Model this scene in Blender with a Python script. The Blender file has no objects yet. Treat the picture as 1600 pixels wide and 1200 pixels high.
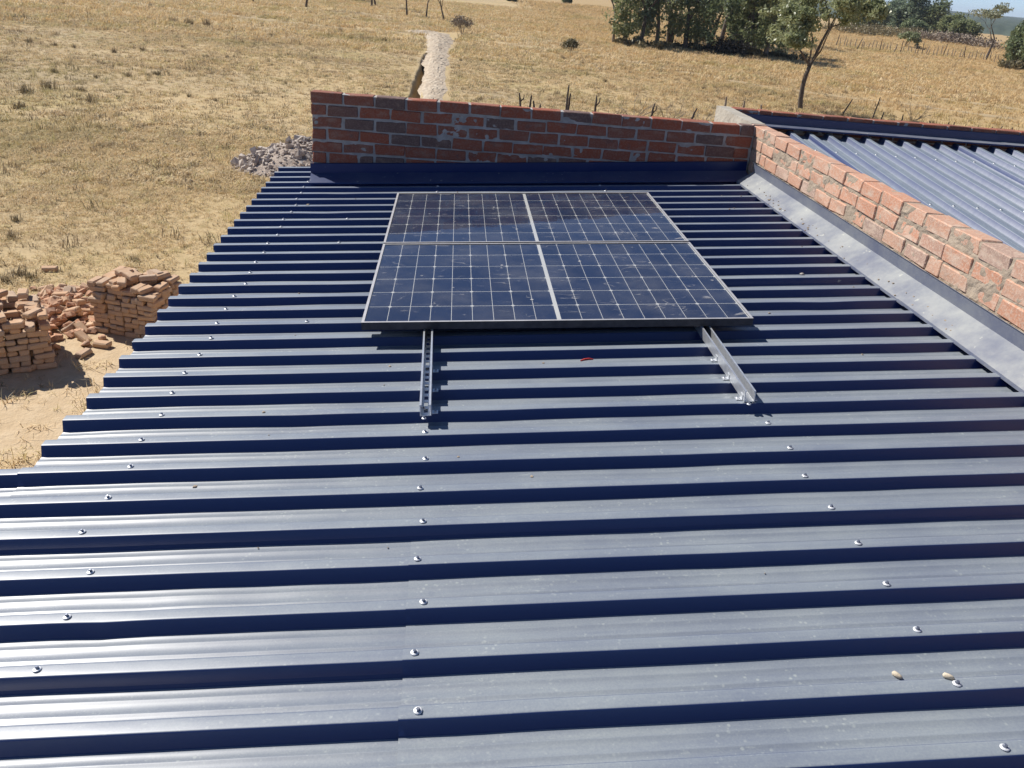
import bpy, math, random
import numpy as np
from mathutils import Vector, Matrix

# ------------------------------------------------------------------ camera, sky, sun, exposure
scene = bpy.context.scene
COL = scene.collection
ALPHA = math.radians(4.2)            # pitch of the roof
H = 2.85                             # height of the eave crowns above the ground
CA, SA = math.cos(ALPHA), math.sin(ALPHA)
def roof(u, v, w):                   # roof frame (up the slope, along the eave, normal) -> world
    return Vector((u * CA - w * SA, v, H + u * SA + w * CA))
CAM_R = ((0.9973692, -0.0715886, 0.0113905), (-0.0222204, -0.4514997, -0.8919946), (0.0689994, 0.8893948, -0.4519026))
def rdir(d): return Vector((d[0] * CA - d[2] * SA, d[1], d[0] * SA + d[2] * CA))
RIGHT, DOWN, FWD = (rdir(d) for d in CAM_R)
FPX = 1281.7
CAM_POS = roof(1.3813, -2.8232, 1.4533)
cam_d = bpy.data.cameras.new('camera'); cam = bpy.data.objects.new('camera', cam_d); COL.objects.link(cam)
cam_d.sensor_width = 36; cam_d.lens = 36 * FPX / 1600; cam_d.clip_end = 12000; cam_d.clip_start = 0.05
U_, B_ = -DOWN, -FWD
cam.matrix_world = Matrix(((RIGHT.x, U_.x, B_.x, CAM_POS.x), (RIGHT.y, U_.y, B_.y, CAM_POS.y), (RIGHT.z, U_.z, B_.z, CAM_POS.z), (0, 0, 0, 1)))
scene.camera = cam

SUN = Vector((-0.781, 0.577, 0.945)).normalized()
world = bpy.data.worlds.new('World'); scene.world = world; world.use_nodes = True
wn = world.node_tree.nodes; wl = world.node_tree.links
sky = wn.new('ShaderNodeTexSky'); sky.sky_type = 'NISHITA'; sky.sun_disc = False
sky.sun_elevation = math.asin(SUN.z); sky.sun_rotation = math.atan2(SUN.x, SUN.y)
sky.altitude = 1200; sky.air_density = 0.55; sky.dust_density = 0.0; sky.ozone_density = 3.0
bg = wn['Background']; bg.inputs['Strength'].default_value = 0.10
wl.new(sky.outputs[0], bg.inputs[0])
sun_d = bpy.data.lights.new('sun', 'SUN'); sun_d.energy = 5.0; sun_d.angle = math.radians(0.53); sun_d.color = (1.0, 0.955, 0.89)
sun = bpy.data.objects.new('sun', sun_d); COL.objects.link(sun)
sun.rotation_euler = SUN.to_track_quat('Z', 'Y').to_euler()
vs = scene.view_settings; vs.view_transform = 'Standard'; vs.look = 'None'; vs.gamma = 1.0; vs.exposure = 0.4; vs.use_curve_mapping = False
scene.cycles.max_bounces = 6; scene.cycles.transparent_max_bounces = 8
scene.cycles.caustics_reflective = False; scene.cycles.caustics_refractive = False
scene.cycles.use_denoising = True

# ------------------------------------------------------------------ helpers
rng = random.Random(7)
def ray(px, py): return RIGHT * ((px - 800) / FPX) + DOWN * ((py - 600) / FPX) + FWD
def ground(px, py):
    d = ray(px, py); t = -CAM_POS.z / d.z; p = CAM_POS + d * t
    return Vector((p.x, p.y, 0))
def pxscale(p): return FPX / (p - CAM_POS).dot(FWD)     # pixels of the photograph per metre at p

def hash2(ix, iy, seed):
    n = (ix.astype(np.int64) * 374761393 + iy.astype(np.int64) * 668265263 + seed * 982451653) & 0x7fffffff
    n = ((n ^ (n >> 13)) * 1274126177) & 0x7fffffff
    n = (n ^ (n >> 16)) & 0xffff
    return n / 65535.0
def vnoise(x, y, seed=0):
    x = np.asarray(x, float); y = np.asarray(y, float)
    ix = np.floor(x); iy = np.floor(y); fx = x - ix; fy = y - iy
    fx = fx * fx * (3 - 2 * fx); fy = fy * fy * (3 - 2 * fy)
    a = hash2(ix, iy, seed); b = hash2(ix + 1, iy, seed); c = hash2(ix, iy + 1, seed); d = hash2(ix + 1, iy + 1, seed)
    return (a + (b - a) * fx) * (1 - fy) + (c + (d - c) * fx) * fy * 1.0
def fbm(x, y, seed=0, o=3):
    s = 0; a = 0.5
    for i in range(o):
        s = s + a * vnoise(np.asarray(x) * 2 ** i, np.asarray(y) * 2 ** i, seed + i * 17); a *= 0.5
    return s / (1 - 0.5 ** o)

class MB:
    def __init__(s): s.v = []; s.f = []; s.m = []
    def quad_box(s, x0, x1, y0, y1, z0, z1, mi=0, mat=None):
        b = len(s.v)
        pts = [(x, y, z) for z in (z0, z1) for y in (y0, y1) for x in (x0, x1)]
        if mat is not None: pts = [tuple(mat @ Vector(p)) for p in pts]
        s.v += pts
        for q in ((0, 2, 3, 1), (4, 5, 7, 6), (0, 1, 5, 4), (2, 6, 7, 3), (0, 4, 6, 2), (1, 3, 7, 5)):
            s.f.append(tuple(b + i for i in q)); s.m.append(mi)
    def tube(s, pts, rad, n=6, mi=0, cap=True):
        pts = [Vector(p) for p in pts]; b = len(s.v); k = len(pts)
        for i, p in enumerate(pts):
            t = (pts[min(i + 1, k - 1)] - pts[max(i - 1, 0)]).normalized()
            a = t.orthogonal().normalized() if abs(t.z) > 0.9 else t.cross(Vector((0, 0, 1))).normalized()
            c = t.cross(a)
            for j in range(n):
                th = 2 * math.pi * j / n
                s.v.append(tuple(p + (a * math.cos(th) + c * math.sin(th)) * rad[i]))
        for i in range(k - 1):
            for j in range(n):
                j2 = (j + 1) % n
                s.f.append((b + i * n + j, b + i * n + j2, b + (i + 1) * n + j2, b + (i + 1) * n + j)); s.m.append(mi)
        if cap:
            s.f.append(tuple(b + (k - 1) * n + j for j in range(n))); s.m.append(mi)
    def lathe(s, prof, n=16, mi=0):
        b = len(s.v); k = len(prof)
        for r, z in prof:
            for j in range(n):
                th = 2 * math.pi * j / n; s.v.append((r * math.cos(th), r * math.sin(th), z))
        for i in range(k - 1):
            for j in range(n):
                j2 = (j + 1) % n
                s.f.append((b + i * n + j, b + i * n + j2, b + (i + 1) * n + j2, b + (i + 1) * n + j)); s.m.append(mi)
        s.f.append(tuple(b + (k - 1) * n + j for j in range(n))); s.m.append(mi)
    def mesh(s, name, mats, smooth=False):
        me = bpy.data.meshes.new(name); me.from_pydata([tuple(p) for p in s.v], [], s.f)
        for m in (mats if isinstance(mats, (list, tuple)) else [mats]): me.materials.append(m)
        if len(me.materials) > 1: me.polygons.foreach_set('material_index', s.m)
        me.polygons.foreach_set('use_smooth', [bool(smooth)] * len(me.polygons))
        me.update(); return me
def mesh_np(name, verts, faces, mat, smooth=False):
    verts = np.asarray(verts, np.float32); faces = np.asarray(faces, np.int32)
    me = bpy.data.meshes.new(name); n = len(faces); k = faces.shape[1]
    me.vertices.add(len(verts)); me.vertices.foreach_set('co', verts.ravel())
    me.loops.add(n * k); me.loops.foreach_set('vertex_index', faces.ravel())
    me.polygons.add(n); me.polygons.foreach_set('loop_start', np.arange(0, n * k, k, dtype=np.int32))
    me.polygons.foreach_set('loop_total', np.full(n, k, np.int32))
    me.polygons.foreach_set('use_smooth', np.full(n, bool(smooth)))
    me.materials.append(mat); me.update(calc_edges=True); me.validate(); return me
def grid_faces(nx, ny):              # vertices ordered [iy*nx+ix]
    ix, iy = np.meshgrid(np.arange(nx - 1), np.arange(ny - 1)); a = (iy * nx + ix).ravel()
    return np.stack([a, a + 1, a + nx + 1, a + nx], 1)
def obj(name, me, parent=None, loc=None, rot=None, scale=None):
    o = bpy.data.objects.new(name, me); COL.objects.link(o)
    if parent is not None: o.parent = parent
    if loc is not None: o.location = loc
    if rot is not None: o.rotation_euler = rot
    if scale is not None: o.scale = scale
    return o
def tag(o, label=None, cat=None, group=None, kind=None):
    if label: o['label'] = label
    if cat: o['category'] = cat
    if group: o['group'] = group
    if kind: o['kind'] = kind
    return o
def thing(name, label, cat, loc=(0, 0, 0), rot=(0, 0, 0), group=None):
    o = bpy.data.objects.new(name, None); COL.objects.link(o); o.location = loc; o.rotation_euler = rot
    o.empty_display_size = 0.2
    return tag(o, label, cat, group)

# ------------------------------------------------------------------ materials
class NT:
    def __init__(s, name):
        s.mat = bpy.data.materials.new(name); s.mat.use_nodes = True; s.t = s.mat.node_tree
        s.t.nodes.clear(); s.out = s.t.nodes.new('ShaderNodeOutputMaterial')
    def n(s, typ, **kw):
        nd = s.t.nodes.new('ShaderNode' + typ); ins = kw.pop('ins', {})
        for k, v in kw.items(): setattr(nd, k, v)
        for k, v in ins.items():
            if hasattr(v, 'is_output') or hasattr(v, 'links'): s.t.links.new(v, nd.inputs[k])
            else: nd.inputs[k].default_value = v
        return nd
    def link(s, a, b): s.t.links.new(a, b)
    def math(s, op, a, b=None, c=None, clamp=False):
        nd = s.n('Math', operation=op, use_clamp=clamp)
        for i, x in enumerate((a, b, c)):
            if x is None: continue
            if hasattr(x, 'links'): s.link(x, nd.inputs[i])
            else: nd.inputs[i].default_value = x
        return nd.outputs[0]
    def ramp(s, x, a, b, lo=0.0, hi=1.0, smooth=True):
        nd = s.n('MapRange', interpolation_type='SMOOTHSTEP' if smooth else 'LINEAR')
        s.link(x, nd.inputs[0])
        for i, v in ((1, a), (2, b), (3, lo), (4, hi)): nd.inputs[i].default_value = v
        return nd.outputs[0]
    def mix(s, f, a, b):
        nd = s.n('Mix', data_type='RGBA')
        for i, x in ((0, f), (6, a), (7, b)):
            if hasattr(x, 'links'): s.link(x, nd.inputs[i])
            else: nd.inputs[i].default_value = x if i == 0 else (*x, 1)
        return nd.outputs[2]
    def coord(s, kind='Object', scale=(1, 1, 1)):
        tc = s.n('TexCoord'); mp = s.n('Mapping'); s.link(tc.outputs[kind], mp.inputs[0]); mp.inputs['Scale'].default_value = scale
        return mp.outputs[0]
    def worldpos(s, scale=(1, 1, 1)):
        g = s.n('NewGeometry'); mp = s.n('Mapping'); s.link(g.outputs['Position'], mp.inputs[0]); mp.inputs['Scale'].default_value = scale
        return mp.outputs[0]
    def noise(s, co, scale, detail=3, rough=0.55, dist=0.0):
        return s.n('TexNoise', ins={'Vector': co, 'Scale': scale, 'Detail': detail, 'Roughness': rough, 'Distortion': dist}).outputs[0]
    def objrand(s): return s.n('ObjectInfo').outputs['Random']
    def bump(s, h, strength, dist=0.01):
        return s.n('Bump', ins={'Height': h, 'Strength': strength, 'Distance': dist}).outputs[0]
    def principled(s, base, rough=0.6, metal=0.0, normal=None, spec=0.5, **kw):
        p = s.n('BsdfPrincipled')
        for k, x in (('Base Color', base), ('Roughness', rough), ('Metallic', metal), ('Normal', normal), ('Specular IOR Level', spec)):
            if x is None: continue
            if hasattr(x, 'links'): s.link(x, p.inputs[k])
            elif k == 'Base Color': p.inputs[k].default_value = (*x, 1)
            else: p.inputs[k].default_value = x
        for k, x in kw.items(): p.inputs[k.replace('_', ' ')].default_value = x
        return p
    def done(s, sh):
        s.link(sh.outputs[0] if hasattr(sh, 'outputs') else sh, s.out.inputs[0]); return s.mat

def m_roof(name, paint, dustcol, dustmax, up0=0.75):
    t = NT(name); co = t.coord()
    nz = t.math('ABSOLUTE', t.n('SeparateXYZ', ins={0: t.n('TexCoord').outputs['Normal']}).outputs[2])
    up = t.ramp(nz, up0, 0.97)
    dob = t.n('Attribute', attribute_type='OBJECT', attribute_name='dust').outputs['Fac']
    blot = t.noise(co, 2.3, 4, 0.6); streak = t.noise(t.coord(scale=(0.7, 14, 1)), 6, 3)
    v = t.n('TexVoronoi', ins={'Vector': co, 'Scale': 62.0, 'Randomness': 1.0}); vr = t.noise(co, 19, 1)
    spot = t.math('MULTIPLY', t.ramp(v.outputs['Distance'], 0.34, 0.12), t.math('MULTIPLY', t.ramp(vr, 0.5, 0.66), t.ramp(t.noise(co, 1.3, 2), 0.38, 0.62)))
    v2 = t.n('TexVoronoi', ins={'Vector': co, 'Scale': 115.0, 'Randomness': 1.0})
    spot2 = t.math('MULTIPLY', t.ramp(v2.outputs['Distance'], 0.3, 0.1), t.ramp(t.noise(co, 33, 1), 0.52, 0.7))
    scuff = t.math('MULTIPLY', t.ramp(t.noise(t.coord(scale=(1, 2.2, 1)), 38, 3, 0.7), 0.58, 0.72), t.ramp(t.noise(co, 1.7, 2), 0.5, 0.7))
    d = t.math('ADD', t.ramp(blot, 0.25, 0.75, 0.68, 0.95), t.math('MULTIPLY', t.math('SUBTRACT', streak, 0.5), 0.28))
    d = t.math('ADD', d, t.math('MULTIPLY', t.math('ADD', t.math('ADD', spot, t.math('MULTIPLY', spot2, 0.6)), scuff), 0.46))
    fine = t.noise(co, 210, 2)
    d = t.math('MULTIPLY', d, t.ramp(fine, 0.2, 0.8, 0.9, 1.1))
    d = t.math('MULTIPLY', t.math('MULTIPLY', d, dob), up)
    d = t.math('ADD', t.math('MULTIPLY', d, dustmax), 0.012, clamp=True)
    base = t.mix(d, paint, dustcol)
    rough = t.math('ADD', t.math('MULTIPLY', d, 0.16), 0.36)
    b = t.bump(t.noise(t.coord(scale=(1.0, 2.5, 1)), 5.5, 2), 0.25, 0.004)
    b2 = t.n('Bump', ins={'Height': fine, 'Strength': 0.04, 'Distance': 0.001, 'Normal': b}).outputs[0]
    return t.done(t.principled(base, rough, 0.0, b2, 0.9))
PAINT = (0.0025, 0.019, 0.110)
M_ROOF = m_roof('charcoal_roof_paint', PAINT, (0.39, 0.425, 0.40), 0.61)
M_WING = m_roof('charcoal_wing_roof_paint', PAINT, (0.41, 0.46, 0.45), 0.74, 0.3)

def m_flash():
    t = NT('flashing_paint'); co = t.coord()
    nz = t.n('SeparateXYZ', ins={0: t.n('NewGeometry').outputs['Normal']}).outputs[2]
    up = t.ramp(t.math('ABSOLUTE', nz), 0.55, 0.9)
    d = t.math('MULTIPLY', t.ramp(t.noise(co, 3.2, 5, 0.7), 0.25, 0.75, 0.45, 1.0), t.math('ADD', t.math('MULTIPLY', up, 0.72), t.math('MULTIPLY', t.ramp(t.math('ABSOLUTE', t.n('SeparateXYZ', ins={0: t.n('NewGeometry').outputs['Normal']}).outputs[0]), 0.6, 0.9), 0.42)))
    splash = t.math('MULTIPLY', t.ramp(t.noise(co, 24, 3, 0.6), 0.66, 0.72), 0.5)
    dob = t.n('Attribute', attribute_type='OBJECT', attribute_name='dust').outputs['Fac']
    d = t.math('ADD', t.math('MULTIPLY', d, dob), t.math('MULTIPLY', splash, t.math('ADD', up, 0.15)), clamp=True)
    base = t.mix(d, PAINT, (0.39, 0.395, 0.355))
    b = t.bump(t.noise(co, 7, 2), 0.3, 0.005)
    return t.done(t.principled(base, t.math('ADD', t.math('MULTIPLY', d, 0.35), 0.3), 0, b, 0.5))
M_FLASH = m_flash()

def m_brick(name, c1, c2, c3, dustc, dustf=0.35, bump=0.5):
    t = NT(name); co = t.coord(); r = t.objrand()
    r2 = t.n('TexWhiteNoise', noise_dimensions='1D', ins={'W': r}).outputs[0]
    base = t.mix(t.ramp(r, 0.0, 1.0, smooth=False), c1, c2)
    base = t.mix(t.ramp(r2, 0.72, 0.92), base, c3)
    n1 = t.noise(t.worldpos(), 17, 4, 0.65); n2 = t.noise(t.worldpos(), 95, 3, 0.6)
    base = t.mix(t.ramp(n1, 0.52, 0.72, 0.0, 0.6), base, c3)
    base = t.mix(t.math('MULTIPLY', t.ramp(n2, 0.4, 0.75), dustf), base, dustc)
    base = t.mix(t.ramp(t.noise(t.worldpos((1, 1, 2.5)), 9, 3), 0.5, 0.75, 0, dustf), base, dustc)
    h = t.math('ADD', t.math('MULTIPLY', n2, 0.6), n1)
    return t.done(t.principled(base, 0.9, 0, t.bump(h, bump, 0.006), 0.2))
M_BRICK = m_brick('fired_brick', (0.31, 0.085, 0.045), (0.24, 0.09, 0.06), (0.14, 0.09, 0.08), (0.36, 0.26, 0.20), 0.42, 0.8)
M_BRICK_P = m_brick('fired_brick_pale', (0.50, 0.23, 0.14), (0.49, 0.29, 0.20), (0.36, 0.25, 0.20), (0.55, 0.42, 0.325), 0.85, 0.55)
M_BRICK_S = m_brick('stack_brick', (0.53, 0.32, 0.185), (0.49, 0.33, 0.215), (0.42, 0.30, 0.215), (0.58, 0.45, 0.32), 0.6)

M_BRICK_B = m_brick('broken_brick', (0.52, 0.27, 0.155), (0.50, 0.30, 0.19), (0.40, 0.25, 0.18), (0.58, 0.42, 0.30), 0.5)
def m_simple(name, c1, c2, scale, rough=0.9, bump=0.4, bscale=None, metal=0.0, spec=0.3, dist=0.006, stretch=(1, 1, 1)):
    t = NT(name); co = t.worldpos(stretch)
    n1 = t.noise(co, scale, 4, 0.6)
    base = t.mix(t.ramp(n1, 0.3, 0.7), c1, c2)
    b = t.bump(t.noise(co, bscale or scale * 3, 4, 0.65), bump, dist)
    return t.done(t.principled(base, rough, metal, b, spec))
M_MORTAR = m_simple('cement_mortar', (0.30, 0.285, 0.27), (0.44, 0.42, 0.395), 14, bump=0.9, bscale=60)
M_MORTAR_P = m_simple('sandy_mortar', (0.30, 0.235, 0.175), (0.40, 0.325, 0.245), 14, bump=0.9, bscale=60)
M_RENDER = m_simple('rough_render', (0.33, 0.30, 0.25), (0.43, 0.395, 0.33), 7, bump=0.7, bscale=45)
M_RUBBLE = m_simple('broken_concrete', (0.36, 0.295, 0.25), (0.60, 0.525, 0.45), 5, bump=0.6, bscale=30)
M_SOILHEAP = m_simple('grey_brown_spoil', (0.34, 0.265, 0.215), (0.50, 0.42, 0.345), 9, bump=0.9, bscale=30, dist=0.03)
M_SPOIL = m_simple('dug_pale_soil', (0.40, 0.315, 0.225), (0.54, 0.455, 0.345), 2.2, bump=0.8, bscale=9, dist=0.05)
M_TRENCH = m_simple('red_trench_earth', (0.26, 0.14, 0.08), (0.34, 0.19, 0.11), 3, bump=0.6, dist=0.04)
M_BARK = m_simple('dark_bark', (0.085, 0.065, 0.05), (0.15, 0.12, 0.095), 9, bump=0.8, bscale=20, dist=0.02)
M_BARK_P = m_simple('grey_bark', (0.17, 0.14, 0.115), (0.24, 0.205, 0.17), 9, bump=0.6, bscale=20, dist=0.02)
M_STICK = m_simple('weathered_stick', (0.06, 0.045, 0.04), (0.12, 0.10, 0.085), 6, bump=0.5)
M_STICK_P = m_simple('pale_dead_wood', (0.24, 0.19, 0.145), (0.32, 0.26, 0.2), 6, bump=0.5)
M_GALV = m_simple('galvanised_steel', (0.62, 0.64, 0.66), (0.74, 0.75, 0.76), 45, rough=0.38, bump=0.05, metal=0.75, spec=0.5)
M_STEELHEAD = m_simple('screw_head_steel', (0.25, 0.27, 0.32), (0.35, 0.37, 0.42), 40, rough=0.35, bump=0.05, metal=0.8)
M_WASHER = m_simple('screw_washer_zinc', (0.72, 0.72, 0.72), (0.82, 0.82, 0.82), 60, rough=0.45, bump=0.05, metal=0.3, spec=0.5)
M_STONE = m_simple('grey_stone', (0.30, 0.27, 0.24), (0.45, 0.41, 0.37), 40, bump=0.6, bscale=90)
M_PELLET = m_simple('beige_pellet', (0.50, 0.42, 0.30), (0.60, 0.52, 0.40), 60, bump=0.3)
M_RED = m_simple('red_plastic', (0.42, 0.03, 0.025), (0.5, 0.05, 0.03), 60, rough=0.5, bump=0.1)
M_FRAME = m_simple('anodised_frame', (0.045, 0.046, 0.052), (0.07, 0.07, 0.075), 30, rough=0.42, bump=0.05, metal=0.6, spec=0.5)
M_FRAME_SHEEN = m_simple('anodised_frame_sheen', (0.50, 0.48, 0.47), (0.60, 0.58, 0.57), 30, rough=0.45, bump=0.05, metal=0.5, spec=0.5)  # pale copy of the frame metal: sky sheen and dust put into its colour
M_BACK = m_simple('white_backsheet', (0.72, 0.73, 0.74), (0.78, 0.78, 0.78), 8, rough=0.6, bump=0.0)
M_HILL = m_simple('wooded_hill', (0.05, 0.07, 0.055), (0.085, 0.105, 0.075), 0.02, bump=0.3, dist=2.0)

def m_cell():
    t = NT('monocrystalline_cell'); r = t.objrand()
    base = t.mix(r, (0.006, 0.020, 0.078), (0.009, 0.028, 0.10))
    return t.done(t.principled(base, 0.32, 0.0, None, 0.5))
M_CELL = m_cell()
def m_glass():
    t = NT('dusty_panel_glass'); co = t.coord()
    fr = t.n('Fresnel', ins={'IOR': 1.45}).outputs[0]
    tr = t.n('BsdfTransparent', ins={'Color': (0.96, 0.97, 0.97, 1)})
    bmp = t.bump(t.noise(co, 14, 2, 0.5, 0.4), 0.06, 0.004)
    gl = t.n('BsdfGlossy', ins={'Roughness': 0.035, 'Normal': bmp})
    s1 = t.n('MixShader', ins={0: fr, 1: tr.outputs[0], 2: gl.outputs[0]})
    df = t.n('BsdfDiffuse', ins={'Color': (0.62, 0.60, 0.57, 1)})
    blot = t.ramp(t.noise(co, 2.6, 4, 0.6), 0.35, 0.8, 0.012, 0.085)
    smear_refl = t.math('MULTIPLY', t.ramp(t.noise(t.coord(scale=(1, 3.2, 1)), 7.5, 4, 0.7, 0.6), 0.61, 0.74), 0.28)  # film smears and scratches, strengthened to paint in streaky reflections
    scr = t.math('MULTIPLY', t.ramp(t.noise(t.coord(scale=(26, 1.4, 1)), 3.3, 2), 0.735, 0.77), 0.22)
    v = t.n('TexVoronoi', ins={'Vector': co, 'Scale': 13.0})
    drop = t.math('MULTIPLY', t.math('MULTIPLY', t.ramp(v.outputs['Distance'], 0.13, 0.07), t.ramp(t.noise(co, 9, 1), 0.56, 0.66)), 0.5)
    band = t.math('ABSOLUTE', t.math('SUBTRACT', t.noise(t.coord(scale=(1, 1.9, 1)), 2.1, 3, 0.5, 0.35), 0.5))
    refl_streak = t.math('MULTIPLY', t.math('MULTIPLY', t.ramp(band, 0.0065, 0.0015), t.ramp(t.noise(co, 3.7, 2), 0.52, 0.62)), 0.18)  # thin pale branching streaks: reflections painted into the glass as diffuse colour
    f = t.math('ADD', t.math('ADD', t.math('ADD', blot, refl_streak), smear_refl), t.math('ADD', scr, drop), clamp=True)
    s2 = t.n('MixShader', ins={0: f, 1: s1.outputs[0], 2: df.outputs[0]})
    return t.done(s2)
M_GLASS = m_glass()

def m_ground():
    t = NT('dry_pasture'); co = t.worldpos()
    sand = t.n('Attribute', attribute_name='sand').outputs['Fac']; gold = t.n('Attribute', attribute_name='gold').outputs['Fac']
    n_big = t.noise(co, 0.09, 4, 0.6); n_mid = t.noise(co, 0.55, 4, 0.65); n_s = t.noise(co, 4.5, 4, 0.7); n_f = t.noise(co, 26, 3, 0.7)
    straw = t.mix(t.ramp(n_mid, 0.3, 0.7), (0.46, 0.345, 0.185), (0.51, 0.39, 0.225))
    straw = t.mix(t.ramp(n_big, 0.42, 0.66, 0.0, 0.75), straw, (0.37, 0.295, 0.19))
    straw = t.mix(t.ramp(t.noise(co, 0.16, 3), 0.52, 0.7, 0, 0.6), straw, (0.385, 0.315, 0.14))
    straw = t.mix(t.math('MULTIPLY', gold, t.ramp(n_mid, 0.25, 0.75, 0.6, 1.0)), straw, (0.42, 0.295, 0.15))
    straw = t.mix(t.ramp(n_s, 0.5, 0.72, 0.0, 0.55), straw, (0.22, 0.165, 0.08))
    straw = t.mix(t.ramp(n_f, 0.55, 0.75, 0.0, 0.5), straw, (0.2, 0.145, 0.07))
    straw = t.mix(t.ramp(n_f, 0.42, 0.25, 0.0, 0.5), straw, (0.50, 0.405, 0.26))
    so = t.mix(t.ramp(n_s, 0.35, 0.7), (0.50, 0.375, 0.235), (0.56, 0.435, 0.285))
    so = t.mix(t.ramp(n_f, 0.58, 0.74, 0, 0.4), so, (0.36, 0.26, 0.15))
    sf = t.ramp(t.math('ADD', sand, t.math('MULTIPLY', t.math('SUBTRACT', n_s, 0.5), 0.9)), 0.35, 0.65)
    base = t.mix(sf, straw, so)
    h = t.math('ADD', t.math('MULTIPLY', n_s, 1.0), t.math('MULTIPLY', n_f, 0.5))
    return t.done(t.principled(base, 0.95, 0, t.bump(h, 0.45, 0.05), 0.1))
M_GROUND = m_ground()
def m_path():
    t = NT('trodden_path'); co = t.worldpos()
    a = t.n('Attribute', attribute_name='edge').outputs['Fac']
    n = t.noise(co, 1.4, 4, 0.7)
    base = t.mix(n, (0.47, 0.365, 0.22), (0.55, 0.44, 0.285))
    p = t.principled(base, 0.95, 0, None, 0.1)
    f = t.ramp(t.math('ADD', a, t.math('MULTIPLY', t.math('SUBTRACT', t.noise(co, 0.5, 5, 0.75), 0.5), 2.4)), 0.25, 0.95, 0.0, 0.6)
    return t.done(t.n('MixShader', ins={0: f, 1: t.n('BsdfTransparent').outputs[0], 2: p.outputs[0]}))
M_PATH = m_path()
def m_leaf(name, c1, c2, trans=0.42, rough=0.5, spec=0.4, wpos=0.7):
    t = NT(name)
    pn = t.noise(t.worldpos(), wpos, 2); pf = t.n('TexWhiteNoise', noise_dimensions='3D', ins={'Vector': t.n('NewGeometry').outputs['True Normal']}).outputs[0]
    f = t.math('ADD', t.math('MULTIPLY', pn, 0.6), t.math('MULTIPLY', pf, 0.4))
    c = t.mix(t.ramp(f, 0.2, 0.8), c1, c2)
    p = t.principled(c, rough, 0, None, spec)
    tl = t.n('BsdfTranslucent', ins={'Color': c})
    return t.done(t.n('MixShader', ins={0: trans, 1: p.outputs[0], 2: tl.outputs[0]}))
M_LEAF_D = m_leaf('dark_leaf', (0.12, 0.16, 0.08), (0.25, 0.285, 0.14))
M_LEAF_G = m_leaf('mid_leaf', (0.155, 0.185, 0.08), (0.29, 0.31, 0.15))
M_LEAF_B = m_leaf('blue_green_leaf', (0.12, 0.17, 0.11), (0.25, 0.295, 0.19))
M_LEAF_P = m_leaf('silvery_leaf', (0.19, 0.22, 0.10), (0.40, 0.42, 0.23), spec=0.6, rough=0.4)
M_LEAF_A = m_leaf('pale_acacia_leaf', (0.22, 0.24, 0.14), (0.36, 0.36, 0.24))
M_DRYLEAF = m_leaf('dry_bush_leaf', (0.15, 0.125, 0.06), (0.26, 0.215, 0.11), trans=0.2)
M_DARKLEAF = m_leaf('dark_brush_leaf', (0.035, 0.033, 0.03), (0.08, 0.07, 0.055), trans=0.1)  # near-black brown, the brush pile's own leaf colour
def m_grass(name, c1, c2, c3):
    t = NT(name); r = t.objrand(); r2 = t.n('TexWhiteNoise', noise_dimensions='1D', ins={'W': r}).outputs[0]
    c = t.mix(r, c1, c2); c = t.mix(t.ramp(r2, 0.75, 0.95), c, c3)
    wp = t.worldpos(); pa = t.noise(wp, 0.13, 4, 0.65); pb = t.noise(wp, 0.35, 4, 0.65)
    c = t.mix(t.ramp(pa, 0.5, 0.66, 0, 0.7), c, tuple(0.78 * x * y for x, y in zip(c1, (0.92, 1.03, 0.85))))
    c = t.mix(t.ramp(pb, 0.54, 0.7, 0, 0.65), c, tuple(0.66 * x * y for x, y in zip(c1, (1.0, 0.95, 1.05))))
    c = t.mix(t.ramp(pb, 0.44, 0.3, 0, 0.5), c, tuple(min(0.8, 1.12 * x) for x in c2))
    p = t.principled(c, 0.7, 0, None, 0.25); tl = t.n('BsdfTranslucent', ins={'Color': c})
    return t.done(t.n('MixShader', ins={0: 0.25, 1: p.outputs[0], 2: tl.outputs[0]}))
M_GRASS = m_grass('dry_grass_blade', (0.65, 0.50, 0.275), (0.75, 0.60, 0.375), (0.58, 0.505, 0.24))
M_GRASS_GOLD = m_grass('golden_grass_blade', (0.66, 0.475, 0.235), (0.75, 0.565, 0.31), (0.54, 0.38, 0.205))
M_GRASS_DARK = m_grass('brown_grass_blade', (0.225, 0.17, 0.10), (0.32, 0.25, 0.155), (0.21, 0.175, 0.10))

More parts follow.
